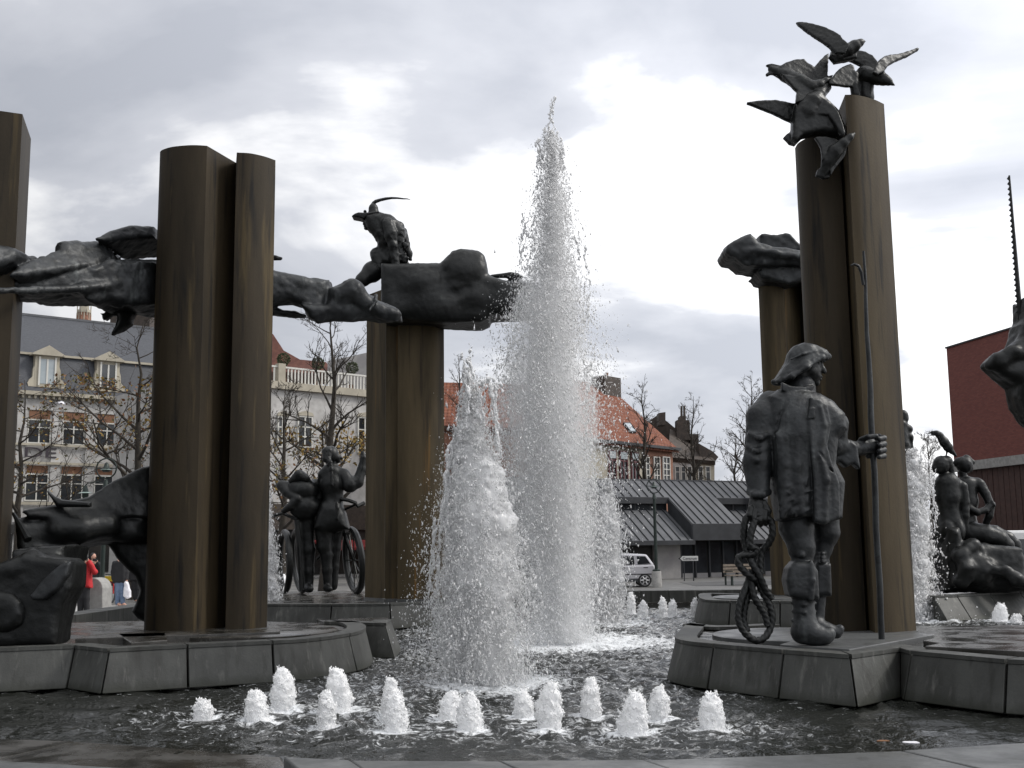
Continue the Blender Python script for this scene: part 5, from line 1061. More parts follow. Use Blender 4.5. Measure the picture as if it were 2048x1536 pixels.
class Fac:
    """an upright plane between two distances, in metres along (s), up (z) and out towards the viewer (o)"""
    def __init__(s, u1, Y1, u2, Y2):
        a, b = P(u1, 1085, Y1), P(u2, 1085, Y2); s.A = Vector((a.x, a.y, 0)); d = Vector((b.x - a.x, b.y - a.y, 0)); s.L = d.length; s.d = d.normalized(); s.n = Vector((s.d.y, -s.d.x, 0))
    def hit(s, u, v, o=0.0):
        r = ray(u, v); p0 = s.A + s.n * o; t = (p0 - CAM).dot(s.n) / r.dot(s.n); p = CAM + r * t; return ((p - s.A).dot(s.d), p.z)
    def pt(s, a, z, o=0.0): return s.A + s.d * a + s.n * o + Vector((0, 0, z))
    def box(s, mb, s0, s1, z0, z1, o0, o1):
        q = [s.pt(s0, z0, o1), s.pt(s1, z0, o1), s.pt(s1, z0, o0), s.pt(s0, z0, o0)]; mb.hexa(q + [p + Vector((0, 0, z1 - z0)) for p in q]); return mb
    def prism(s, mb, pts, o0, o1):   # pts (s, z)
        mb.prism([s.pt(a, z, o0) for a, z in pts], s.n * (o1 - o0)); return mb
    def b(s, name, m, parent, s0, s1, z0, z1, o0, o1): return s.box(MB(), s0, s1, z0, z1, o0, o1).build(name, m, parent)
def window(f, parent, s0, s1, z0, z1, glass=M_glass, frame=M_frame, mull=1, bars=1, o=0.02, fw=0.09):
    w = f.b('window', glass, parent, s0, s1, z0, z1, -0.02, o)
    fr = MB()
    for a, b, c, d in ((s0 - fw, s0, z0 - fw, z1 + fw), (s1, s1 + fw, z0 - fw, z1 + fw), (s0, s1, z1, z1 + fw), (s0, s1, z0 - fw, z0)): f.box(fr, a, b, c, d, 0.002, 0.10)
    for i in range(mull): c = lerp(s0, s1, (i + 1) / (mull + 1)); f.box(fr, c - fw * 0.5, c + fw * 0.5, z0, z1, 0.03, 0.07)
    for i in range(bars): c = lerp(z0, z1, (i + 1) / (bars + 1) if bars > 1 else 0.68); f.box(fr, s0, s1, c - fw * 0.4, c + fw * 0.4, 0.03, 0.065)
    fr.build('frame', frame, w)
    return w

def white_building():
    f = Fac(30, 80, 305, 86); t = thing('mansard_building', 'white building with slate mansard roof and dormers behind the left columns', 'building', f.pt(5, PLAZA))
    S0, S1 = -6.0, 15.0
    zc = f.hit(45, 788)[1]; zk = f.hit(45, 708, -0.9)[1]; zr = P(45, 636, 86.0).z
    f.b('wall', M_white, t, S0, S1, PLAZA, zc, -8, 0)
    mb = MB(); f.prism; 
    for (oa, za, ob, zb, nm) in ((-0.1, zc + 0.1, -0.9, zk, 'lower_roof'), (-0.8, zk + 0.1, -5.2, zr, 'upper_roof')):
        q = [f.pt(S0, za, oa), f.pt(S1, za, oa), f.pt(S1, zb, ob), f.pt(S0, zb, ob)]; dn = Vector((0, 0, -0.25)) - f.n * 0.3
        MB().hexa([p + dn for p in q] + q).build(nm, M_slate, t)
    f.b('roof_ridge', M_zinc, t, S0, S1, zr - 0.05, zr + 0.12, -5.4, -5.1)
    f.b('roof_fillet', M_cream, t, S0, S1, zk - 0.02, zk + 0.14, -0.95, -0.68)
    # cornice with dentils
    f.b('cornice', M_cream, t, S0, S1, zc - 0.05, zc + 0.22, -0.1, 0.55); 
    mb = MB(); n = 0
    x = S0
    while x < S1: f.box(mb, x, x + 0.16, zc - 0.28, zc - 0.052, 0.003, 0.4); x += 0.42
    tag(mb.build('dentils', M_cream, t), kind='stuff')
    f.b('frieze', M_white, t, S0, S1, zc - 1.1, zc - 0.62, 0.002, 0.10)
    b0, b1 = f.hit(78, 862)[0], f.hit(147, 862)[0]; bay = b1 - b0
    zu0, zu1 = f.hit(78, 885)[1], f.hit(78, 841)[1]; zl0, zl1 = f.hit(78, 1000)[1], f.hit(78, 950)[1]
    zsp0, zsp1 = f.hit(78, 838)[1], f.hit(78, 821)[1]; zq0, zq1 = f.hit(78, 946)[1], f.hit(78, 931)[1]
    hw = bay * 0.30
    for k in range(-1, 5):
        c = b0 + k * bay
        window(f, t, c - hw, c + hw, zu0, zu1, frame=M_frame); window(f, t, c - hw, c + hw, zl0, zl1)
        f.b('panel', M_terra, t, c - hw, c + hw, zsp0, zsp1, 0.002, 0.03); f.b('panel', M_terra, t, c - hw, c + hw, zq0, zq1, 0.002, 0.03)
        f.b('pilaster', M_white, t, c + bay * 0.5 - 0.34, c + bay * 0.5 + 0.34, PLAZA + 3.9, zc - 1.15, 0.003, 0.16)
        s_ = f.b('shop_window', M_shop, t, c - bay * 0.40, c + bay * 0.40, PLAZA + 0.3, PLAZA + 3.1, -0.02, 0.05)
    for z0, z1 in ((f.hit(78, 892)[1], f.hit(78, 887.5)[1]), (f.hit(78, 929)[1], f.hit(78, 924)[1]), (f.hit(78, 1010)[1], f.hit(78, 1004)[1])):
        f.b('string_course', M_cream, t, S0, S1, z0, z1, 0.17, 0.30)
    f.b('fascia', M_shop, t, S0, S1, PLAZA + 3.15, PLAZA + 3.75, 0.0, 0.35)
    for k, u in enumerate((-30, 92, 214)):
        c, zb = f.hit(u, 772 + 0.068 * (u - 92) + 3.0, -0.3); zt = f.hit(u, 712 + 0.09 * (u - 92), -0.3)[1]; d = f.b('dormer', M_cream, t, c - 0.85, c + 0.85, zb, zt, -2.0, -0.2)
        window_ = f.b('dormer_window', M_glass_pale if k == 1 else M_glass, d, c - 0.5, c + 0.5, zb + 0.25, zt - 0.25, -0.2, -0.17)
        fr = MB(); f.box(fr, c - 0.06, c + 0.06, zb + 0.25, zt - 0.25, -0.168, -0.13); f.box(fr, c - 0.62, c - 0.5, zb + 0.1, zt - 0.1, -0.198, -0.10); f.box(fr, c + 0.5, c + 0.62, zb + 0.1, zt - 0.1, -0.198, -0.10); fr.build('frame', M_frame, d)
        mb = MB(); f.prism(mb, [(c - 1.15, zt), (c + 1.15, zt), (c + 1.1, zt + 0.12), (c, zt + 0.75), (c - 1.1, zt + 0.12)], -2.2, 0.1); mb.build('pediment', M_cream, d)
        for sg in (-1, 1):
            mb = MB(); f.prism(mb, [(c + sg * a, zb + b) for a, b in ((0.852, 0), (1.25, 0), (1.32, 0.25), (1.2, 0.5), (1.0, 0.7), (0.95, 1.3), (0.852, 1.6))][::sg], -0.6, -0.22); mb.build('scroll', M_cream, d)
    # lettering
    cu = bpy.data.curves.new('letters', 'FONT'); cu.body = 'DE'; cu.size = 1.0; cu.extrude = 0.03
    tmp = bpy.data.objects.new('tmp', cu); col.objects.link(tmp); dg = bpy.context.evaluated_depsgraph_get(); me = bpy.data.meshes.new_from_object(tmp.evaluated_get(dg)); bpy.data.objects.remove(tmp)
    s0, z0 = f.hit(48, 914); s1, z1 = f.hit(112, 897)
    co = np.array([v.co for v in me.vertices]); mn, mx = co.min(0), co.max(0)
    for v in me.vertices:
        a = (v.co.x - mn[0]) / (mx[0] - mn[0]); b = (v.co.y - mn[1]) / (mx[1] - mn[1]); v.co = f.pt(lerp(s0, s1, a), lerp(z0, z1, b), 0.2 + v.co.z)
    link('letters', me, M_letters, t)
    # chimneys on the ridge
    for u0, u1, vt, vb in ((225, 246, 626, 665), (272, 302, 616, 675)):
        a, b = P(u0, vt, 95), P(u1, vb, 95); MB().box((a.x, 94.5, b.z - 3), (b.x, 95.8, a.z)).build('chimney', M_darkroof, t)
white_building()

def terrace_building():
    f = Fac(540, 70, 735, 74.8); t = thing('terrace_building', 'white building with roof terrace and balustrade behind the bare tree', 'building', f.pt(3, PLAZA))
    z0 = f.hit(640, 783)[1]; zb = f.hit(640, 772)[1]; zt = f.hit(640, 742)[1]; S0, S1 = -6, 16
    f.b('wall', M_white, t, S0, S1, PLAZA, z0, -10, 0); f.b('cornice', M_cream, t, S0, S1, z0 - 0.1, zb, -0.5, 0.3)
    x = S0; mb = MB()
    while x < S1: f.box(mb, x, x + 0.09, zb + 0.002, zt - 0.08, 0.0, 0.09); x += 0.25
    tag(mb.build('balusters', M_frame, t), kind='stuff')
    f.b('handrail', M_frame, t, S0, S1, zt - 0.08, zt + 0.03, -0.03, 0.12)
    for u in (560, 548 + 260): c = f.hit(u, 760)[0]; f.b('pier', M_cream, t, c - 0.25, c + 0.25, zb, zt + 0.18, -0.2, 0.25)
    for u0, u1, v0, v1 in ((596, 622, 892, 836), (716, 742, 905, 838), (556, 572, 892, 836)):
        a, za = f.hit(u0, v0); b, zb_ = f.hit(u1, v1); w = window(f, t, a, b, za, zb_, bars=2)
        mb = MB(); f.prism(mb, [(a - 0.15, zb_ + 0.1), (b + 0.15, zb_ + 0.1), (b + 0.05, zb_ + 0.3), ((a + b) / 2, zb_ + 0.42), (a - 0.05, zb_ + 0.3)], 0.003, 0.14); mb.build('arch', M_cream, w)
    # rear storey: tiled roof and pale gable wall
    mb = MB(); q = [P(u, v, y) for u, v, y in ((500, 742, 80), (672, 747, 80), (652, 724, 81.5), (600, 719, 81.5), (566, 700, 82), (546, 668, 82), (500, 655, 82))]
    mb.prism(q, (0, 3, -0.4)); mb.build('tiled_roof', mat('dark_red_tiles', (0.075, 0.024, 0.016), 0.85, 0, (0.11, 0.04, 0.026), 3, bump=0.3), t)
    mb = MB(); q = [P(u, v, 79) for u, v in ((655, 800), (790, 800), (790, 694), (735, 705), (690, 715), (655, 722))]; mb.prism(q, (0, 6, 0)); mb.build('gable_wall', M_greywall, t)
    f.b('shop_window', M_shop, t, S0 + 1, S1 - 1, PLAZA + 0.2, PLAZA + 3.0, -0.02, 0.06)
    s0, s1 = f.hit(625, 1090)[0], f.hit(745, 1090)[0]; za, zb2 = f.hit(700, 1100)[1], f.hit(700, 1086)[1]
    mb = MB(); mb.hexa([f.pt(s0, za, 1.3), f.pt(s1, za, 1.3), f.pt(s1, zb2 + 0.1, 0.07), f.pt(s0, zb2 + 0.1, 0.07), f.pt(s0, za + 0.18, 1.3), f.pt(s1, za + 0.18, 1.3), f.pt(s1, zb2 + 0.2, 0.07), f.pt(s0, zb2 + 0.2, 0.07)]); mb.build('awning', mat('awning_cloth', (0.20, 0.02, 0.02), 0.8), t)
    f.b('fascia', M_darkroof, t, S0, S1, PLAZA + 3.02, PLAZA + 4.6, 0.0, 0.2)
    M_bush = mat('topiary_leaf', (0.025, 0.035, 0.012), 0.8, 0, (0.055, 0.07, 0.025), 6)
    for k, (u, v, nm) in enumerate(((567, 719, 'clipped round bush in a pot at the left of the roof terrace'), (636, 727, 'clipped round bush behind the tree trunk on the roof terrace'), (704, 736, 'clipped round bush in a pot at the right of the roof terrace'))):
        c = P(u, v, f.A.y + 1.2 + k * 1.6); b = thing('topiary_bush', nm, 'bush', (c.x, c.y, zb), 'round bushes on the terrace')
        n = 900; d = rng.normal(0, 1, (n, 3)); d /= np.linalg.norm(d, axis=1)[:, None]; r = 0.42 * (0.75 + 0.3 * rng.random(n)); p = np.array(c) + d * r[:, None]; leaf_mesh('leaves', p, 0.09, M_bush, b)
        MB().tube([(c.x, c.y, zb), (c.x, c.y, c.z - 0.2)], 0.05, 6).build('stem', M_wood, b); MB().lathe((c.x, c.y, zb), [(0.15, 0), (0.22, 0.35)], 10).build('pot', M_terra, b)
def leaf_mesh(name, p, size, m, parent):
    n = len(p); a = rng.normal(0, 1, (n, 3)); a /= np.linalg.norm(a, axis=1)[:, None]; b = rng.normal(0, 1, (n, 3)); b -= a * (a * b).sum(1)[:, None]; b /= np.linalg.norm(b, axis=1)[:, None]
    s = size * (0.6 + 0.8 * rng.random(n))[:, None]; V = np.stack([p - a * s * 0.5, p + b * s * 0.32, p + a * s * 0.6, p - b * s * 0.32], 1).reshape(-1, 3)
    Q_ = np.arange(4 * n).reshape(n, 4); return tag(np_mesh(name, V, Q_, m, parent, smooth=False), kind='stuff')
terrace_building()

def orange_house():
    f = Fac(1205, 72, 1345, 78.5); t = thing('tiled_house', 'house with a big orange tiled roof and skylight behind the jets', 'house', f.pt(2, PLAZA))
    ze = f.hit(1212, 881)[1]; S0, S1 = -3.6, f.hit(1347, 894)[0]; sm = f.hit(1286, 900)[0]
    f.b('wall', M_cream, t, S0, sm, PLAZA, ze, -9, 0); f.b('wall', M_brickwall, t, sm, S1 - 0.15, PLAZA, ze - 0.01, -9, -0.01)
    ro = -6.0; sr, zr = f.hit(1216, 772, ro)
    q = [f.pt(S0, ze - 0.1, 0.35), f.pt(S1 + 0.1, ze - 0.1, 0.35), f.pt(sr, zr, ro), f.pt(f.hit(1118, 770, ro)[0], zr, ro)]
    MB().add(q + [p + Vector((0, 0, -0.25)) for p in q] + [f.pt(S1 + 0.1, ze - 0.1, -12.3)], [(0, 1, 2, 3), (7, 6, 5, 4), (0, 4, 5, 1), (1, 5, 6, 2), (3, 2, 6, 7), (0, 3, 7, 4)]).build('roof', M_tiles, t)
    MB().add([f.pt(S1 + 0.1, ze - 0.1, 0.35), f.pt(S1 + 0.1, ze - 0.1, -12.3), f.pt(sr, zr, ro), f.pt(S1 - 0.1, ze - 0.3, 0.2), f.pt(S1 - 0.1, ze - 0.3, -12), f.pt(sr - 0.2, zr - 0.3, ro)], [(0, 1, 2), (5, 4, 3), (0, 3, 4, 1), (1, 4, 5, 2), (2, 5, 3, 0)]).build('hip_roof', M_tiles, t)
    f.b('gutter', M_zincdark, t, S0, S1 + 0.15, ze - 0.2, ze - 0.02, 0.36, 0.52)
    a, za = f.hit(1206, 800, ro + 1); b, zb = f.hit(1237, 757, ro + 1); 
    c = f.b('chimney', M_darkroof, t, a, b, za - 1.2, zb, ro, ro + 1.2); MB().tube([f.pt((a + b) / 2 + 0.25, zb, ro + 0.5), f.pt((a + b) / 2 + 0.25, zb + 0.4, ro + 0.5)], 0.12, 8).build('chimney_pot', M_terra, c)
    # skylight on the slope
    pl = lambda u, v: (lambda n_, p0, r: CAM + r * ((p0 - CAM).dot(n_) / r.dot(n_)))((q[1] - q[0]).cross(q[3] - q[0]).normalized(), q[0], ray(u, v))
    sk = [pl(u, v) for u, v in ((1245, 848), (1258, 848), (1271, 867), (1260, 867))]; nn = (q[1] - q[0]).cross(q[3] - q[0]).normalized(); nn = nn if nn.z > 0 else -nn
    o = MB().prism([p + nn * 0.02 for p in sk], nn * 0.12).build('skylight', M_zincdark, t)
    c = sum(sk, Vector()) / 4; MB().prism([c + (p - c) * 0.8 + nn * 0.141 for p in sk], nn * 0.01).build('pane', M_glass_pale, o)
    for u0, u1 in ((1218, 1229), (1240, 1252), (1263, 1274)):
        s0, z0 = f.hit(u0, 957 + 0.06 * (u0 - 1218)); s1, z1 = f.hit(u1, 903 + 0.1 * (u0 - 1218)); w = window(f, t, s0, s1, z0, z1, frame=M_redframe, mull=1, bars=1); f.b('blind', M_glass_pale, w, s0, s1, z1 - 0.45, z1, 0.101, 0.12)
    for u0, u1 in ((1287, 1296), (1308, 1317), (1326, 1337)):
        s0, z0 = f.hit(u0, 962); s1, z1 = f.hit(u1, 916); window(f, t, s0, s1, z0, z1, mull=1, bars=3, fw=0.07, o=0.02)
    # brick wing seen left of the broad jet
    mb = MB(); qq = [P(u, v, 70) for u, v in ((860, 845), (1120, 850), (1120, 1150), (860, 1150))]; mb.prism(qq[::-1], (0, 5, 0)); mb.build('brick_wing', M_brickwall, t)
    mb = MB(); qq = [P(855, 850, 69.6), P(1125, 858, 69.6), P(1130, 770, 75), P(855, 764, 75)]; mb.hexa([p + Vector((0, 0.2, -0.3)) for p in qq] + qq); mb.build('roof', M_tiles, t)
orange_house()

def dark_houses():
    Y = 86; t = thing('dark_roofed_house', 'pale house with dark roof and clustered chimneys right of the orange roof', 'house', P(1385, 1150, Y))
    def pr(name, pts, y, d, m, par=t): return MB().prism([P(u, v, y) for u, v in pts][::-1], (0, d, 0)).build(name, m, par)
    pr('wall', [(1340, 912), (1386, 917), (1386, 1120), (1340, 1120)], Y, 8, M_white); pr('wall', [(1386.3, 917), (1429, 919), (1429, 1120), (1386.3, 1120)], Y + 0.02, 8, M_cream)
    q = [P(u, v, y) for u, v, y in ((1336, 914, Y - 0.4), (1431, 922, Y - 0.4), (1400, 888, Y + 4), (1340, 858, Y + 4))]; MB().hexa([p + Vector((0, 0.3, -0.3)) for p in q] + q).build('roof', M_darkroof, t)
    pr('roof_end', [(1398, 887), (1426, 903), (1437, 914), (1431, 922), (1400, 915)], Y + 0.5, 4, M_darkroof)
    pr('gable', [(1296, 850), (1303, 838), (1317, 829), (1333, 842), (1355, 860), (1355, 905), (1296, 905)], Y + 5, 3, M_darkroof)
    for pts in ([(1317, 826), (1331, 824), (1331, 850), (1317, 850)], [(1354, 840), (1360, 840), (1360, 832), (1372, 832), (1372, 840), (1378, 840), (1380, 850), (1381, 880), (1354, 880)], [(1381, 868), (1397, 868), (1397, 900), (1381, 900)]):
        pr('chimney', pts, Y + 3.2, 1.2, M_darkroof)
    for u in (1363, 1368.5): a, b = P(u, 833, Y + 3.7), P(u, 812, Y + 3.7); MB().tube([a, b], 0.09, 8).build('chimney_pot', M_darkroof, t)
    f = Fac(1340, Y, 1429, Y)
    for u in (1352, 1364, 1376, 1398, 1413): s0, z0 = f.hit(u, 965); s1, z1 = f.hit(u + 6, 934); window(f, t, s0, s1, z0, z1, mull=0, bars=1, fw=0.06)
dark_houses()

def pavilion():
    t = thing('pavilion', 'low pavilion with grey standing seam metal roof behind the fountain', 'pavilion', P(1380, 1157, 62))
    f = Fac(1205, 63.2, 1520, 68.2)                      # ridge line; o = distance down the slope towards the viewer
    zr = f.hit(1330, 961)[1]; k = 0.69; S0, S1 = -12, 16; dz = -0.85
    sa, sb = f.hit(1385, 1049, 3.7)[0], f.hit(1482, 1049, 3.7)[0]
    def slab(nm, s0, s1, o0, o1, off, m=M_zinc):
        q = [f.pt(s0, zr - k * o1 + off, o1), f.pt(s1, zr - k * o1 + off, o1), f.pt(s1, zr - k * o0 + off, o0), f.pt(s0, zr - k * o0 + off, o0)]
        r = MB().hexa([p + Vector((0, 0, -0.12)) for p in q] + q).build(nm, m, t)
        x = math.ceil(s0 / 0.52) * 0.52
        while x < s1 - 0.03:
            q = [f.pt(x, zr - k * o1 + off, o1), f.pt(x + 0.045, zr - k * o1 + off, o1), f.pt(x + 0.045, zr - k * o0 + off, o0), f.pt(x, zr - k * o0 + off, o0)]
            MB().hexa([p + Vector((0, 0, 0.001)) for p in q] + [p + Vector((0, 0, 0.07)) for p in q]).build('seam', M_zincdark, r); x += 0.52
        return r
    slab('roof', S0, sa, 0, 1.5, 0); slab('roof', sa, sb, 0, 3.7, 0); slab('roof', sb, S1, 0, 1.5, 0)
    slab('lower_roof', S0, sa - 0.02, 1.3, 3.75, dz); slab('lower_roof', sb + 0.02, S1, 1.3, 3.75, dz)
    f.b('ridge_cap', M_zinc, t, S0, S1, zr - 0.04, zr + 0.05, -0.12, 0.06)
    for s0, s1 in ((S0, sa), (sb, S1)):
        f.b('eave_board', M_zincdark, t, s0, s1, zr - k * 1.5 - 0.36, zr - k * 1.5 - 0.03, 1.42, 1.53); 
        f.b('clerestory', M_glass, t, s0, s1, zr - k * 1.4 + dz, zr - k * 1.5 - 0.2, 1.2, 1.3)
        x = s0 + 0.3
        while x < s1 - 0.2: f.b('mullion', M_zincdark, t, x, x + 0.08, zr - k * 1.4 + dz, zr - k * 1.5 - 0.3, 1.301, 1.34); x += 1.0
        f.b('gutter', M_zincdark, t, s0, s1, zr - k * 3.75 + dz - 0.24, zr - k * 3.75 + dz - 0.02, 3.72, 3.9)
    zl = zr - k * 3.7 + dz
    f.b('fascia', M_zincdark, t, sa, sb, zl - 0.05, zr - k * 3.7 - 0.02, 3.4, 3.72)
    for sx_, sg in ((sa, -1), (sb, 1)):
        mb = MB(); f_ = f; mb.prism([f.pt(sx_, zr - k * 1.5 - 0.05, 1.5), f.pt(sx_, zr - k * 3.7 - 0.05, 3.7), f.pt(sx_, zl - 0.05, 3.7), f.pt(sx_, zr - k * 1.5 + dz - 0.1, 1.5)], f.d * (0.06 * sg)); mb.build('cheek', M_zincdark, t)
    # front under the eaves
    s_ = lambda u: f.hit(u, 1130, 3.2)[0]
    f.b('back_wall', M_shop, t, S0, S1, PLAZA, zl, -3, 2.6)
    f.b('pale_wall', M_greywall, t, s_(1318), s_(1366), PLAZA, zl - 0.1, 2.605, 3.0)
    x = s_(1372)
    for i in range(9): f.b('door_post', M_zincdark, t, x, x + 0.09, PLAZA + 0.05, zl - 0.1, 2.605, 2.75); f.b('plinth', M_greywall, t, x + 0.092, x + 0.85, PLAZA, PLAZA + 0.25, 2.605, 2.72); f.b('pane', M_glass, t, x + 0.092, x + 0.85, PLAZA + 0.26, zl - 0.15, 2.605, 2.65); x += 0.95
pavilion()

M_brick = brick_mat()
def brick_building():
    f = Fac(1919, 60, 2076, 53.7); t = thing('brick_building', 'windowless dark red brick building at the right edge', 'building', f.pt(3, PLAZA))
    zt = f.hit(1893, 697)[1]; b0, b1 = f.hit(1944, 940)[1], f.hit(1944, 922)[1]; S1 = f.L + 8
    f.b('wall', M_brick, t, 0, S1, b1, zt, -8, 0); f.b('parapet', M_zincdark, t, -0.05, S1, zt, zt + 0.08, -8, 0.06)
    f.b('concrete_band', M_concrete, t, -0.02, S1, b0, b1, -8, 0.12); f.b('lower_wall', M_darkroof, t, 0.05, S1, PLAZA, b0, -8, -0.2)
    M_clad = mat('red_brown_cladding', (0.045, 0.022, 0.018), 0.7, 0, (0.065, 0.032, 0.026), 5)
    x = 0.06
    while x < f.L + 2: f.b('board', M_clad, t, x, x + 0.40, PLAZA + 0.1, b0, -0.198, -0.12 + 0.02 * random.random()); x += 0.44
brick_building()

def spire():
    Y = 150; c = P(167, 650, Y); t = thing('church_spire', 'distant brick and stone church turret above the slate roof', 'tower', (c.x, Y, PLAZA))
    z = lambda v: P(167, v, Y).z; w = lambda px: px * Y / F
    MB().lathe((c.x, Y, 0), [(w(16), PLAZA), (w(15), z(640)), (w(13), z(626))], 8).build('brick_shaft', M_brickwall, t)
    MB().lathe((c.x, Y, 0), [(w(14.2), z(626)), (w(14.2), z(621)), (w(10.5), z(620)), (w(9), z(604)), (w(7), z(596)), (w(1), z(545))], 8).build('stone_lantern', M_cream, t)
    for a in range(8):
        x, y = c.x + w(14) * math.cos(a * math.tau / 8), Y + w(14) * math.sin(a * math.tau / 8); MB().lathe((x, y, 0), [(w(1.0), z(632)), (w(1.0), z(614)), (w(0.2), z(606))], 6).build('pinnacle', M_cream, t)
        x, y = c.x + w(13.5) * math.cos(a * math.tau / 8 + 0.39), Y + w(13.5) * math.sin(a * math.tau / 8 + 0.39); MB().tube([(x, y, z(650)), (x, y, z(627))], w(1.0), 6).build('rib', M_cream, t)
spire()

# ------------------------------------------------------------------ trees
M_bark = mat('bark', (0.022, 0.018, 0.014), 0.9, 0, (0.045, 0.037, 0.028), 5, bump=0.4)
M_leafy = [mat('yellow_leaf', (0.22, 0.14, 0.025), 0.7), mat('rust_leaf', (0.14, 0.062, 0.022), 0.7), mat('olive_leaf', (0.07, 0.065, 0.018), 0.7)]
def tree(label, u, Y, vtop, spread, leaves=0, first=0.32, seed=0, up=0.75, nb=26, group='bare square trees', dens=1.0, base=None):
    r = random.Random(seed); b = P(u, 1085, Y); b = Vector((b.x, b.y, PLAZA)); top = P(u, vtop, Y).z; H = top - PLAZA
    t = thing('tree', label, 'tree', b, group); tr = MB(); br = MB(); tips = []
    N_ = 10; lean = Vector((r.uniform(-.02, .02), r.uniform(-.02, .02), 0)); pts = [b + Vector((r.uniform(-.05, .05) * i / 3, r.uniform(-.05, .05) * i / 3, H * i / N_)) + lean * H * i / N_ for i in range(N_ + 1)]
    R0 = 0.016 * H + 0.06; rad = [max(0.012, R0 * (1 - i / N_) ** 0.9) for i in range(N_ + 1)]; rad[0] *= 1.3; tr.tube(pts, rad, 7); tr.build('trunk', M_bark, t, smooth=True, angle=80)
    def branch(mb, p, d, L, rr, lev):
        n = 4 if lev < 2 else 3; P_ = [p]; q = p; dd = d.copy()
        for i in range(n):
            dd = (dd + Vector((r.gauss(0, .13), r.gauss(0, .13), r.gauss(0.03, .10)))).normalized(); q = q + dd * L / n; P_.append(q)
        mb.tube(P_, [rr * (1 - 0.75 * i / n) for i in range(n + 1)], 4 if lev else 5, caps=False)
        if lev >= 2: tips.append((P_[-1], L)); tips.append((P_[len(P_) // 2], L))
        if lev < 3:
            for _ in range(max(2, int((7, 6, 4)[lev] * dens))):
                f = r.uniform(0.25, 1.0); i = min(int(f * n), n - 1); s = P_[i].lerp(P_[i + 1], f * n - i); a = Vector((r.gauss(0, 1), r.gauss(0, 1), r.gauss(0.25, .7))).normalized()
                branch(mb, s, (dd * 0.9 + a * 0.85).normalized(), L * r.uniform(0.32, 0.55), max(rr * 0.42, 0.0075), lev + 1)
    for i in range(nb):
        f = first + (0.97 - first) * (i + r.random()) / nb; j = min(int(f * N_), N_ - 1); p = pts[j].lerp(pts[j + 1], f * N_ - j); a = i * 2.4 + r.uniform(-.4, .4)
        L = spread * (1.15 - f) ** 0.75 * r.uniform(0.75, 1.15); d = Vector((math.cos(a), math.sin(a), up * r.uniform(0.6, 1.3))).normalized(); branch(br, p, d, L, max(0.014, rad[j] * 0.5), 0)
    br.build('crown', M_bark, t, smooth=True, angle=80)
    if leaves:
        r2 = np.random.default_rng(seed)
        for m, share in zip(M_leafy, leaves[1]):
            n = int(leaves[0] * share); idx = r2.integers(0, len(tips), n); p = np.array([tips[i][0] for i in idx]) + r2.normal(0, 0.13, (n, 3)); p = p[p[:, 2] < PLAZA + H * leaves[2]] if len(leaves) > 2 else p; leaf_mesh('leaves', p, 0.13, m, t)
tree('leafy brown tree between the left columns, in front of the slate roof', 272, 44, 640, 4.6, (2600, (0.35, 0.35, 0.3), 0.8), 0.28, 1, 0.5, 20, dens=0.85)
tree('bare tree with low branches at the far left behind the boat bronze', 35, 50, 760, 3.8, (700, (0.3, 0.35, 0.35)), 0.3, 9, 0.35, 18)
tree('tall autumn tree left of the rust streaked column', 652, 46, 598, 3.4, (3000, (0.85, 0.1, 0.05), 0.56), 0.26, 2, 0.95, 20, dens=0.85)
tree('smaller autumn tree directly right of the twin left column', 566, 43, 770, 2.6, (900, (0.5, 0.3, 0.2), 0.7), 0.3, 3, 0.8, 14)
tree('bare tree in front of the orange tiled roof', 1296, 71, 766, 2.7, 0, 0.42, 4, 1.5, 20, dens=0.75)
tree('bare tree in front of the dark roofed house', 1392, 73, 792, 2.6, (300, (0.6, 0.2, 0.2), 0.5), 0.42, 5, 1.5, 20, dens=0.75)
tree('bare tree right of the dark roofed house', 1474, 76, 866, 3.0, (400, (0.2, 0.5, 0.3), 0.45), 0.42, 6, 1.1, 18, dens=0.75)
tree('bare tree half hidden behind the fisherman\'s shoulder', 1512, 66, 752, 2.8, 0, 0.4, 7, 1.4, 20, dens=0.75)
tree('bare tree seen above the top of the broad jet', 926, 68, 712, 2.8, 0, 0.45, 8, 1.2, 16, dens=0.75)
tree('bare distant tree beside the crow', 1866, 80, 872, 3.0, 0, 0.45, 10, 1.0, 18)

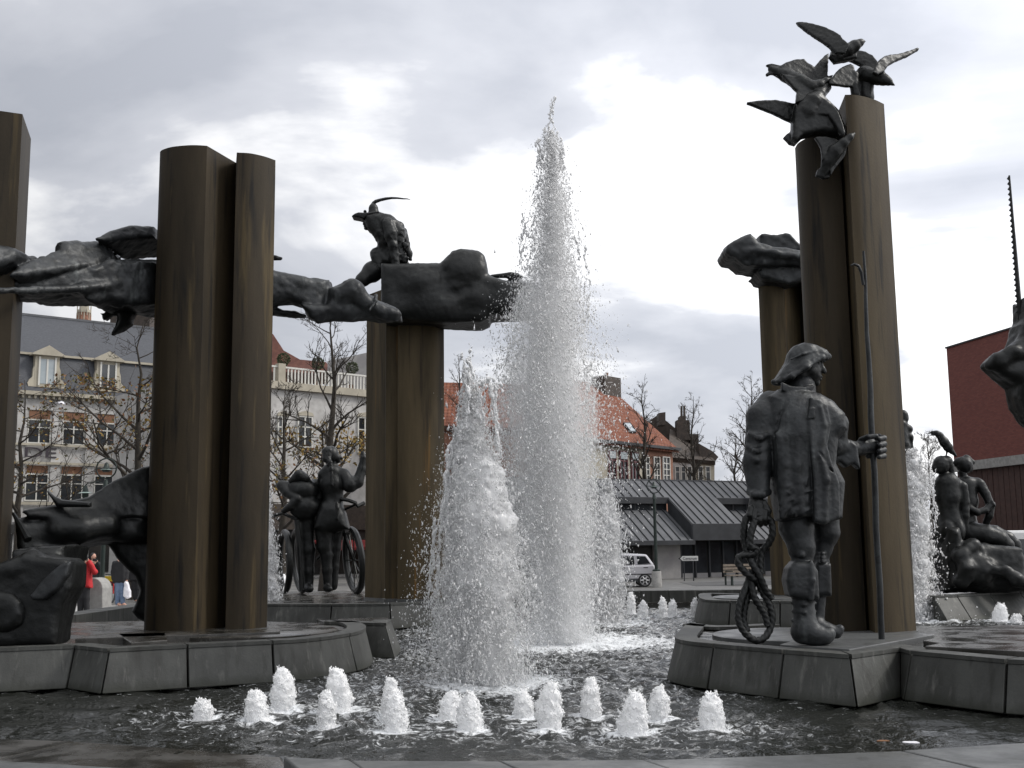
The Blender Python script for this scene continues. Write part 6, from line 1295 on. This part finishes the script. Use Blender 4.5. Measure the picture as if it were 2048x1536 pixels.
# ------------------------------------------------------------------ street furniture
def lamp(label, u, Y, vring, rpx, two=False, basev=None):
    b = P(u, 1085, Y); zr = P(u, vring, Y).z; R = rpx * Y / F; t = thing('street_lamp', label, 'street lamp', (b.x, Y, PLAZA), 'ring topped street lamps'); x = b.x
    MB().lathe((x, Y, PLAZA), [(0.23, 0), (0.21, 0.66), (0.19, 0.7)], 16).build('concrete_foot', M_concrete, t, smooth=True, angle=40)
    MB().lathe((x, Y, PLAZA), [(0.17, 0.7), (0.17, 0.76), (0.075, 0.8), (0.065, zr - R * 1.9 - PLAZA), (0.10, zr - R * 1.85 - PLAZA), (0.05, zr - R * 1.1 - PLAZA)], 12).build('post', M_iron, t, smooth=True, angle=40)
    MB().tube([(x + R * math.cos(a), Y, zr + R * math.sin(a)) for a in [i * math.tau / 32 for i in range(32)]], R * 0.075, 6, closed=True).build('ring', M_iron, t, smooth=True)
    M_gg = MATS.get('pale_green_glass') or mat('pale_green_glass', (0.25, 0.32, 0.30), 0.3)
    MB().lathe((x, Y, zr), [(R * 0.3, -R * 0.35), (R * 0.55, -R * 0.1), (R * 0.3, R * 0.05), (R * 0.22, R * 0.4), (R * 0.08, R * 0.6)], 12).build('lantern', M_iron, t, smooth=True, angle=50)
    MB().lathe((x, Y, zr), [(R * 0.56, -R * 0.16), (R * 0.56, -R * 0.10)], 12).build('glass_collar', M_gg, t)
    MB().tube([(x - R, Y, zr), (x + R, Y, zr)], R * 0.05, 5).build('cross_bar', M_iron, t)
    if two:
        for sg in (-1, 1):
            c = (x + sg * R * 2.0, Y, zr - R * 2.35); a = MB().tube([(x, Y, zr - R * 1.55), (x + sg * R * 0.9, Y, zr - R * 1.3), (x + sg * R * 1.8, Y, zr - R * 1.45), (x + sg * R * 2.25, Y, zr - R * 1.9)], R * 0.06, 6).build('arm', M_iron, t, smooth=True)
            MB().lathe(c, [(R * 0.12, -R * 0.75), (R * 0.32, -R * 0.4), (R * 0.34, 0), (R * 0.2, R * 0.5), (R * 0.05, R * 0.75)], 10).build('hanging_lantern', M_iron, a, smooth=True, angle=50)
            MB().lathe(c, [(R * 0.75, -R * 0.1), (R * 0.4, R * 0.02)], 12).build('shade', M_gg, a)
lamp('street lamp with a ring top before the pavilion', 1311, 49.7, 972, 14)
lamp('street lamp with ring top and hanging lanterns behind the boat bronze', 207, 36, 937, 20, True)

def bollard():
    c = G(182, 1230, PLAZA); w = 22.5 * c.y / F; h = 72 * c.y / F; t = thing('stone_bollard', 'thick round topped stone slab by the person in red', 'bollard', c)
    pr = [(-w, 0), (w, 0), (w * 0.92, h * 0.72)] + [(w * 0.90 * math.cos(a), h * 0.72 + h * 0.28 * math.sin(a)) for a in [i * math.pi / 10 for i in range(1, 10)]] + [(-w * 0.92, h * 0.72)]
    MB().prism([(c.x + x, c.y, PLAZA + z) for x, z in pr], (0.1, 0.5, 0)).build('slab', M_concrete, t, bevel=0.02)
bollard()
def bench():
    c = G(1490, 1170, PLAZA); t = thing('park_bench', 'wooden slat bench before the pavilion', 'bench', c); d = Vector((0.9, 0.42, 0)).normalized(); n = Vector((d.y, -d.x, 0)); Wd = 0.95
    def bar(nm, s0, s1, o0, o1, z0, z1, m):
        q = [c + d * a + n * b + Vector((0, 0, z0)) for a, b in ((s0, o1), (s1, o1), (s1, o0), (s0, o0))]; MB().hexa(q + [p + Vector((0, 0, z1 - z0)) for p in q]).build(nm, m, t)
    for i in range(3): bar('back_slat', -Wd, Wd, -0.3, -0.26, 0.55 + i * 0.14, 0.65 + i * 0.14, M_wood)
    for i in range(4): bar('seat_slat', -Wd, Wd, -0.22 + i * 0.12, -0.12 + i * 0.12, 0.42, 0.46, M_wood)
    for s in (-Wd + 0.1, Wd - 0.2): bar('leg', s, s + 0.08, -0.34, -0.305, 0, 0.95, M_iron); bar('leg', s, s + 0.08, 0.12, 0.2, 0, 0.415, M_iron); bar('arm_rest', s, s + 0.08, -0.30, 0.2, 0.60, 0.64, M_iron)
bench()
def sign():
    Y = 57.5; a, b = P(1358, 1122, Y), P(1396, 1112, Y); t = thing('direction_sign', 'white Centrum direction sign with arrow end before the pavilion', 'sign', (b.x - 0.4, Y, PLAZA)); z0, z1 = a.z, b.z; zm = (z0 + z1) / 2
    MB().prism([(x, Y, z) for x, z in ((a.x + 0.18, z0), (b.x, z0), (b.x, z1), (a.x + 0.18, z1), (a.x + 0.06, zm))], (0, 0.04, 0)).build('panel', M_signwhite, t, bevel=0.01)
    MB().prism([(x, Y - 0.002, z) for x, z in ((a.x - 0.04, zm), (a.x + 0.14, z0), (a.x + 0.06, zm), (a.x + 0.14, z1))], (0, 0.03, 0)).build('arrow', M_signblack, t)
    for x in (a.x + 0.25, b.x - 0.25): MB().tube([(x, Y + 0.06, PLAZA), (x, Y + 0.06, z1)], 0.03, 8).build('post', M_zincdark, t)
    cu = bpy.data.curves.new('c', 'FONT'); cu.body = 'Centrum'; cu.extrude = 0.01
    tmp = bpy.data.objects.new('tmp', cu); col.objects.link(tmp); me = bpy.data.meshes.new_from_object(tmp.evaluated_get(bpy.context.evaluated_depsgraph_get())); bpy.data.objects.remove(tmp)
    co = np.array([v.co for v in me.vertices]); mn, mx = co.min(0), co.max(0)
    for v in me.vertices: v.co = Vector((lerp(a.x + 0.2, b.x - 0.06, (v.co.x - mn[0]) / (mx[0] - mn[0])), Y - 0.012 - v.co.z * 0.3, lerp(z0 + 0.05, z1 - 0.04, (v.co.y - mn[1]) / (mx[1] - mn[1]))))
    link('lettering', me, M_signblack, t)
sign()

def car():
    Y = 50.3; g = G(1298, 1170, PLAZA); r0 = P(1312, 1120, Y).x; z = lambda v: P(1270, v, Y).z; L_ = 4.0; Wd = 1.66; zg = PLAZA; Hh = z(1107) - zg
    t = thing('silver_car', 'silver family car parked before the pavilion', 'car', (r0 - 2, Y, zg)); x0 = r0 - L_
    def prof(pts, y0, y1, nm, m, inset=0.0, par=t, bev=0.0): return MB().prism([(x0 + a * L_, y0, zg + b * Hh) for a, b in pts], (0, y1 - y0, 0)).build(nm, m, par, bevel=bev)
    body = [(0.0, 0.22), (0.02, 0.42), (0.06, 0.54), (0.22, 0.62), (0.98, 0.66), (1.0, 0.5), (0.995, 0.25), (0.97, 0.16), (0.03, 0.16)]
    b_ = prof(body, Y, Y + Wd, 'body', M_carpaint, bev=0.06)
    cab = [(0.2, 0.60), (0.36, 0.93), (0.45, 0.985), (0.70, 1.0), (0.90, 0.97), (0.985, 0.64)]
    prof(cab, Y + 0.09, Y + Wd - 0.09, 'cabin', M_carpaint, bev=0.08)
    for q in ([(0.40, 0.66), (0.42, 0.90), (0.55, 0.92), (0.55, 0.66)], [(0.57, 0.66), (0.57, 0.92), (0.755, 0.92), (0.765, 0.67)], [(0.80, 0.67), (0.79, 0.92), (0.885, 0.91), (0.94, 0.69)]):
        prof(q, Y + 0.075, Y + 0.088, 'side_window', M_glass)
    prof([(0.03, 0.36), (0.03, 0.385), (0.985, 0.40), (0.985, 0.37)], Y - 0.02, Y - 0.001, 'rub_strip', M_tyre)
    prof([(0.02, 0.16), (0.02, 0.24), (0.99, 0.26), (0.99, 0.16)], Y - 0.012, Y - 0.001, 'sill', M_zincdark)
    for a in (0.62, 0.86): prof([(a, 0.565), (a, 0.585), (a + 0.05, 0.587), (a + 0.05, 0.567)], Y - 0.03, Y - 0.001, 'door_handle', M_tyre)
    for a in (0.17, 0.87):
        for y in (Y - 0.03, Y + Wd - 0.17):
            c = Vector((x0 + a * L_, y, zg + 0.29)); w = MB(); w.tube([c, c + Vector((0, 0.2, 0))], 0.29, 24); o = w.build('wheel', M_tyre, t, smooth=True, angle=40)
            h = MB()
            for k in range(6): e = k * math.tau / 6; h.tube([c + Vector((0.05 * math.cos(e), -0.012, 0.05 * math.sin(e))), c + Vector((0.2 * math.cos(e), -0.012, 0.2 * math.sin(e)))], [0.05, 0.028], 6)
            h.tube([c + Vector((0.205 * math.cos(i * math.tau / 20), -0.008, 0.205 * math.sin(i * math.tau / 20))) for i in range(20)], 0.018, 5, closed=True); h.build('rim', M_rim_metal, o)
    prof([(0.975, 0.5), (0.975, 0.62), (0.998, 0.62), (1.003, 0.5)], Y + 0.02, Y + 0.25, 'tail_light', M_red)
car()
def van():
    Y = 34; x0 = P(1992, 1080, Y).x; zt = P(2020, 1061, Y).z; t = thing('white_van', 'white van roof beyond the bathers at the right edge', 'van', (x0 + 2, Y, PLAZA))
    H = zt - PLAZA; prof = [(0, 0.2), (0, 0.55), (0.25, 0.97), (0.4, 1), (5.0, 1), (5.0, 0.2)]
    MB().prism([(x0 + a, Y, PLAZA + b * H) for a, b in prof], (0, 1.8, 0)).build('body', M_whitepaint, t, bevel=0.08)
    MB().prism([(x0 + a, Y - 0.01, PLAZA + b * H) for a, b in ((0.35, 0.58), (0.5, 0.88), (1.6, 0.88), (1.6, 0.58))], (0, 0.009, 0)).build('side_window', M_glass, t)
    for a in (0.9, 4.1): MB().tube([(x0 + a, Y - 0.02, PLAZA + 0.33), (x0 + a, Y + 0.2, PLAZA + 0.33)], 0.33, 20).build('wheel', M_tyre, t, smooth=True, angle=40)
van()

# ------------------------------------------------------------------ people
def person(label, u, vfeet, vhead, top, legs, headgear=None, pose='stand', facing=1, hair=M_hair, bag=False):
    g = G(u, vfeet, PLAZA); Y0 = g.y; H = vfeet - vhead; t = thing('person', label, 'person', g); h = 0.02; U = lambda a: u + a * H; Vv = lambda b: vfeet - b * H; m = lambda r: r * H
    S = Sculpt(Y0, h)       # one body
    S.ball(U(0), Vv(0.935), 0, m(.045), m(.062), m(.052), 0, 0.02).tube([(U(0), Vv(.88), 0, m(.03)), (U(0), Vv(.82), 0, m(.035))], 0.02).tube([(U(0), Vv(.80), 0, m(.07)), (U(0), Vv(.55), 0, m(.07))], 0.04)
    S.tube([(U(0.04 * facing), Vv(.93), -0.02, m(.008)), (U(0.05 * facing), Vv(.92), -0.03, m(.008))], 0.01)
    lg = ((-.05, .13), (.055, -.1)) if pose == 'walk' else ((-.05, .0), (.05, .0))
    for sg, (a, b) in zip((-1, 1), lg): S.tube([(U(sg * .045), Vv(.52), 0, m(.055)), (U(a * .8), Vv(.28), 0, m(.042)), (U(a + b * 0.3), Vv(.05), 0, m(.03)), (U(a + b * 0.3 + .05 * facing), Vv(.015), -0.05, m(.022))], 0.03)
    if pose == 'camera': arms = [[(-.09, .79, 0), (-.14, .66, -.05), (.02 * facing, .82, -.28)], [(.09, .79, 0), (.17, .66, -.05), (.05 * facing, .86, -.26)]]
    else: arms = [[(-.1, .79, 0), (-.13, .63, 0), (-.12, .47, -.06)], [(.1, .79, 0), (.13, .63, 0), (.12, .47, -.06)]]
    for a in arms:
        S.tube([(U(x), Vv(y), d, m(r)) for (x, y, d), r in zip(a, (.036, .03, .022))], 0.02)
        x, y, d = a[-1]
        for k in range(4): S.tube([(U(x + .006 * (k - 1.5)), Vv(y), d, m(.007)), (U(x + .008 * (k - 1.5)), Vv(y - .03), d - 0.02, m(.006))], 0.004)
        S.tube([(U(x + .012), Vv(y + .005), d, m(.007)), (U(x + .022), Vv(y - .012), d - .02, m(.006))], 0.004)
    S.mesh('body', M_skin, t, None, 90)
    S = Sculpt(Y0, h)       # jacket
    S.poly([(U(a), Vv(b)) for a, b in ((-.12, .80), (-.05, .85), (.05, .85), (.12, .80), (.12, .60), (.13, .42), (-.13, .42), (-.12, .60))], 0, m(.075) * Y0 / F, 0.1, 0.04)
    for a in arms: S.tube([(U(lerp(p[0], q[0], e)), Vv(lerp(p[1], q[1], e)), lerp(p[2], q[2], e), m(rr)) for p, q, e, rr in ((a[0], a[1], 0, .045), (a[0], a[1], 1, .04), (a[1], a[2], .8, .033))], 0.03)
    S.mesh('jacket', top, t, ((0.1, 0.008),), 91)
    S = Sculpt(Y0, h)
    for sg, (a, b) in zip((-1, 1), lg): S.tube([(U(sg * .045), Vv(.50), 0, m(.062)), (U(a * .8), Vv(.28), 0, m(.05)), (U(a + b * 0.3), Vv(.06), 0, m(.04))], 0.03)
    S.mesh('trousers', legs, t, ((0.1, 0.008),), 92)
    S = Sculpt(Y0, h)
    S.ball(U(-.008 * facing), Vv(.955), 0.02, m(.052), m(.05), m(.06), 0, 0.02); S.ball(U(.03 * facing), Vv(.915), -0.12, m(.04), m(.04), m(.04), 0, 0.01, -1)
    S.mesh('hat' if headgear else 'hair', headgear or hair, t, None, 93)
    if pose == 'camera':
        c = P(U(.03 * facing), Vv(.87), Y0 - 0.33); MB().box((c.x - 0.07, c.y - 0.05, c.z - 0.045), (c.x + 0.07, c.y + 0.02, c.z + 0.045)).tube([(c.x, c.y - 0.05, c.z), (c.x, c.y - 0.1, c.z)], 0.035, 10).build('camera', M_black, t)
    if bag:
        k = thing('shopping_bag', 'white plastic bag carried by the walker in jeans', 'bag', P(U(.13), Vv(.2), Y0 - 0.05)); S = Sculpt(Y0 - 0.06, 0.02)
        S.poly([(U(a), Vv(b)) for a, b in ((.09, .46), (.14, .46), (.20, .28), (.21, .16), (.13, .13), (.06, .18), (.07, .3))], 0, 0.09, 0.06, 0.02); S.mesh('bag', M_bag, k, ((0.08, 0.015),), 94)
person('person in a red jacket raising a camera beside the stone slab', 167, 1232, 1099, M_red, M_black, headgear=M_red, pose='camera', facing=1)
person('person in a dark coat and cap behind the person in red', 187, 1212, 1106, M_black, M_black, headgear=M_black, pose='camera', facing=1)
person('walker in dark jacket and jeans carrying a white bag', 240, 1212, 1104, M_black, M_jeans, pose='stand', facing=1, bag=True)
person('person in black walking behind the walker with the white bag', 272, 1204, 1108, M_black, M_black, pose='walk', facing=1)
person('person with blue trousers at the right edge by the van', 2048, 1152, 1066, M_bag, M_jeans, pose='stand')
def scooter():
    c = G(222, 1206, PLAZA); Y = c.y; t = thing('bicycle', 'red bicycle with a yellow basket seen end on beside the walker', 'bicycle', c); s = 40 * Y / F
    M_yel = mat('yellow_plastic', (0.6, 0.42, 0.03), 0.5)
    ring = [(c.x + 0.03 * math.cos(a), Y + 0.32 * math.cos(a), PLAZA + 0.33 + 0.32 * math.sin(a)) for a in [i * math.tau / 24 for i in range(24)]]
    MB().tube(ring, 0.035, 6, closed=True).build('wheel', M_tyre, t, smooth=True)
    MB().tube([(x, y + 1.05, z) for x, y, z in ring], 0.035, 6, closed=True).build('wheel', M_tyre, t, smooth=True)
    MB().tube([(c.x - 0.07, Y, PLAZA + 0.33), (c.x - 0.06, Y, PLAZA + 0.72), (c.x, Y, PLAZA + 0.95)], 0.025, 6).tube([(c.x + 0.07, Y, PLAZA + 0.33), (c.x + 0.06, Y, PLAZA + 0.72), (c.x, Y, PLAZA + 0.95)], 0.025, 6).tube([(c.x, Y, PLAZA + 0.75), (c.x, Y + 0.5, PLAZA + 0.35), (c.x, Y + 1.05, PLAZA + 0.33)], 0.03, 6).build('frame', M_red, t, smooth=True)
    MB().tube([(c.x - 0.28, Y + 0.1, PLAZA + 1.02), (c.x, Y, PLAZA + 1.0), (c.x + 0.28, Y + 0.1, PLAZA + 1.02)], 0.02, 6).build('handlebar', M_iron, t, smooth=True)
    MB().hexa([(c.x - 0.12, Y - 0.25, PLAZA + 0.78), (c.x + 0.12, Y - 0.25, PLAZA + 0.78), (c.x + 0.12, Y - 0.04, PLAZA + 0.78), (c.x - 0.12, Y - 0.04, PLAZA + 0.78), (c.x - 0.16, Y - 0.3, PLAZA + 0.96), (c.x + 0.16, Y - 0.3, PLAZA + 0.96), (c.x + 0.16, Y - 0.04, PLAZA + 0.96), (c.x - 0.16, Y - 0.04, PLAZA + 0.96)]).build('basket', M_yel, t)
    MB().tube([(c.x, Y + 0.75, PLAZA + 0.92), (c.x, Y + 1.0, PLAZA + 0.95)], [0.05, 0.09], 8).build('saddle', M_tyre, t)
scooter()

# ------------------------------------------------------------------ small things
def gull():
    z = zz(0, 580, 0.1953); c = P(*z((610, 1165))[0], 58); t = thing('gull', 'white gull in flight before the pale facade', 'bird', c); S = Sculpt(58, 0.02)
    S.tube([(*z((565, 1163))[0], 0, 0.8), (*z((600, 1158))[0], 0, 3), (*z((640, 1165))[0], 0, 2.5), (*z((665, 1170))[0], 0, 1)], 0.02)
    S.poly(z((585, 1155), (625, 1135), (660, 1150), (640, 1185), (615, 1230), (618, 1180)), 0.05, 0.04, 0.03, 0.02); S.mesh('body', M_bag, t, None, 99)
gull()
M_leafo = mat('fallen_leaf', (0.16, 0.07, 0.025), 0.7)
for lb, u, v, m, sc in (('small white scrap floating nearest the right rim', 1735, 1481, M_bag, 0.018), ('long white scrap floating at the foot of the right platform', 1822, 1484, M_bag, 0.04), ('white scrap beside the orange leaf at the rim', 1727, 1506, M_bag, 0.018), ('tiny white scrap at the rim', 1757, 1505, M_bag, 0.014), ('orange fallen leaf floating at the rim', 1714, 1508, M_leafo, 0.022), ('ochre fallen leaf floating before the right platform', 1765, 1481, M_leafo, 0.03)):
    c = G(u, v, 0.008); t = thing('floating_leaf' if m is M_leafo else 'floating_scrap', lb, 'leaf' if m is M_leafo else 'litter', c)
    n = 9; ring = [(c.x + sc * (0.7 + 0.5 * random.random()) * math.cos(i * math.tau / n) * 1.5, c.y + sc * (0.7 + 0.5 * random.random()) * math.sin(i * math.tau / n)) for i in range(n)]
    MB().vprism(ring, 0.002, 0.009).build('blade' if m is M_leafo else 'sheet', m, t)
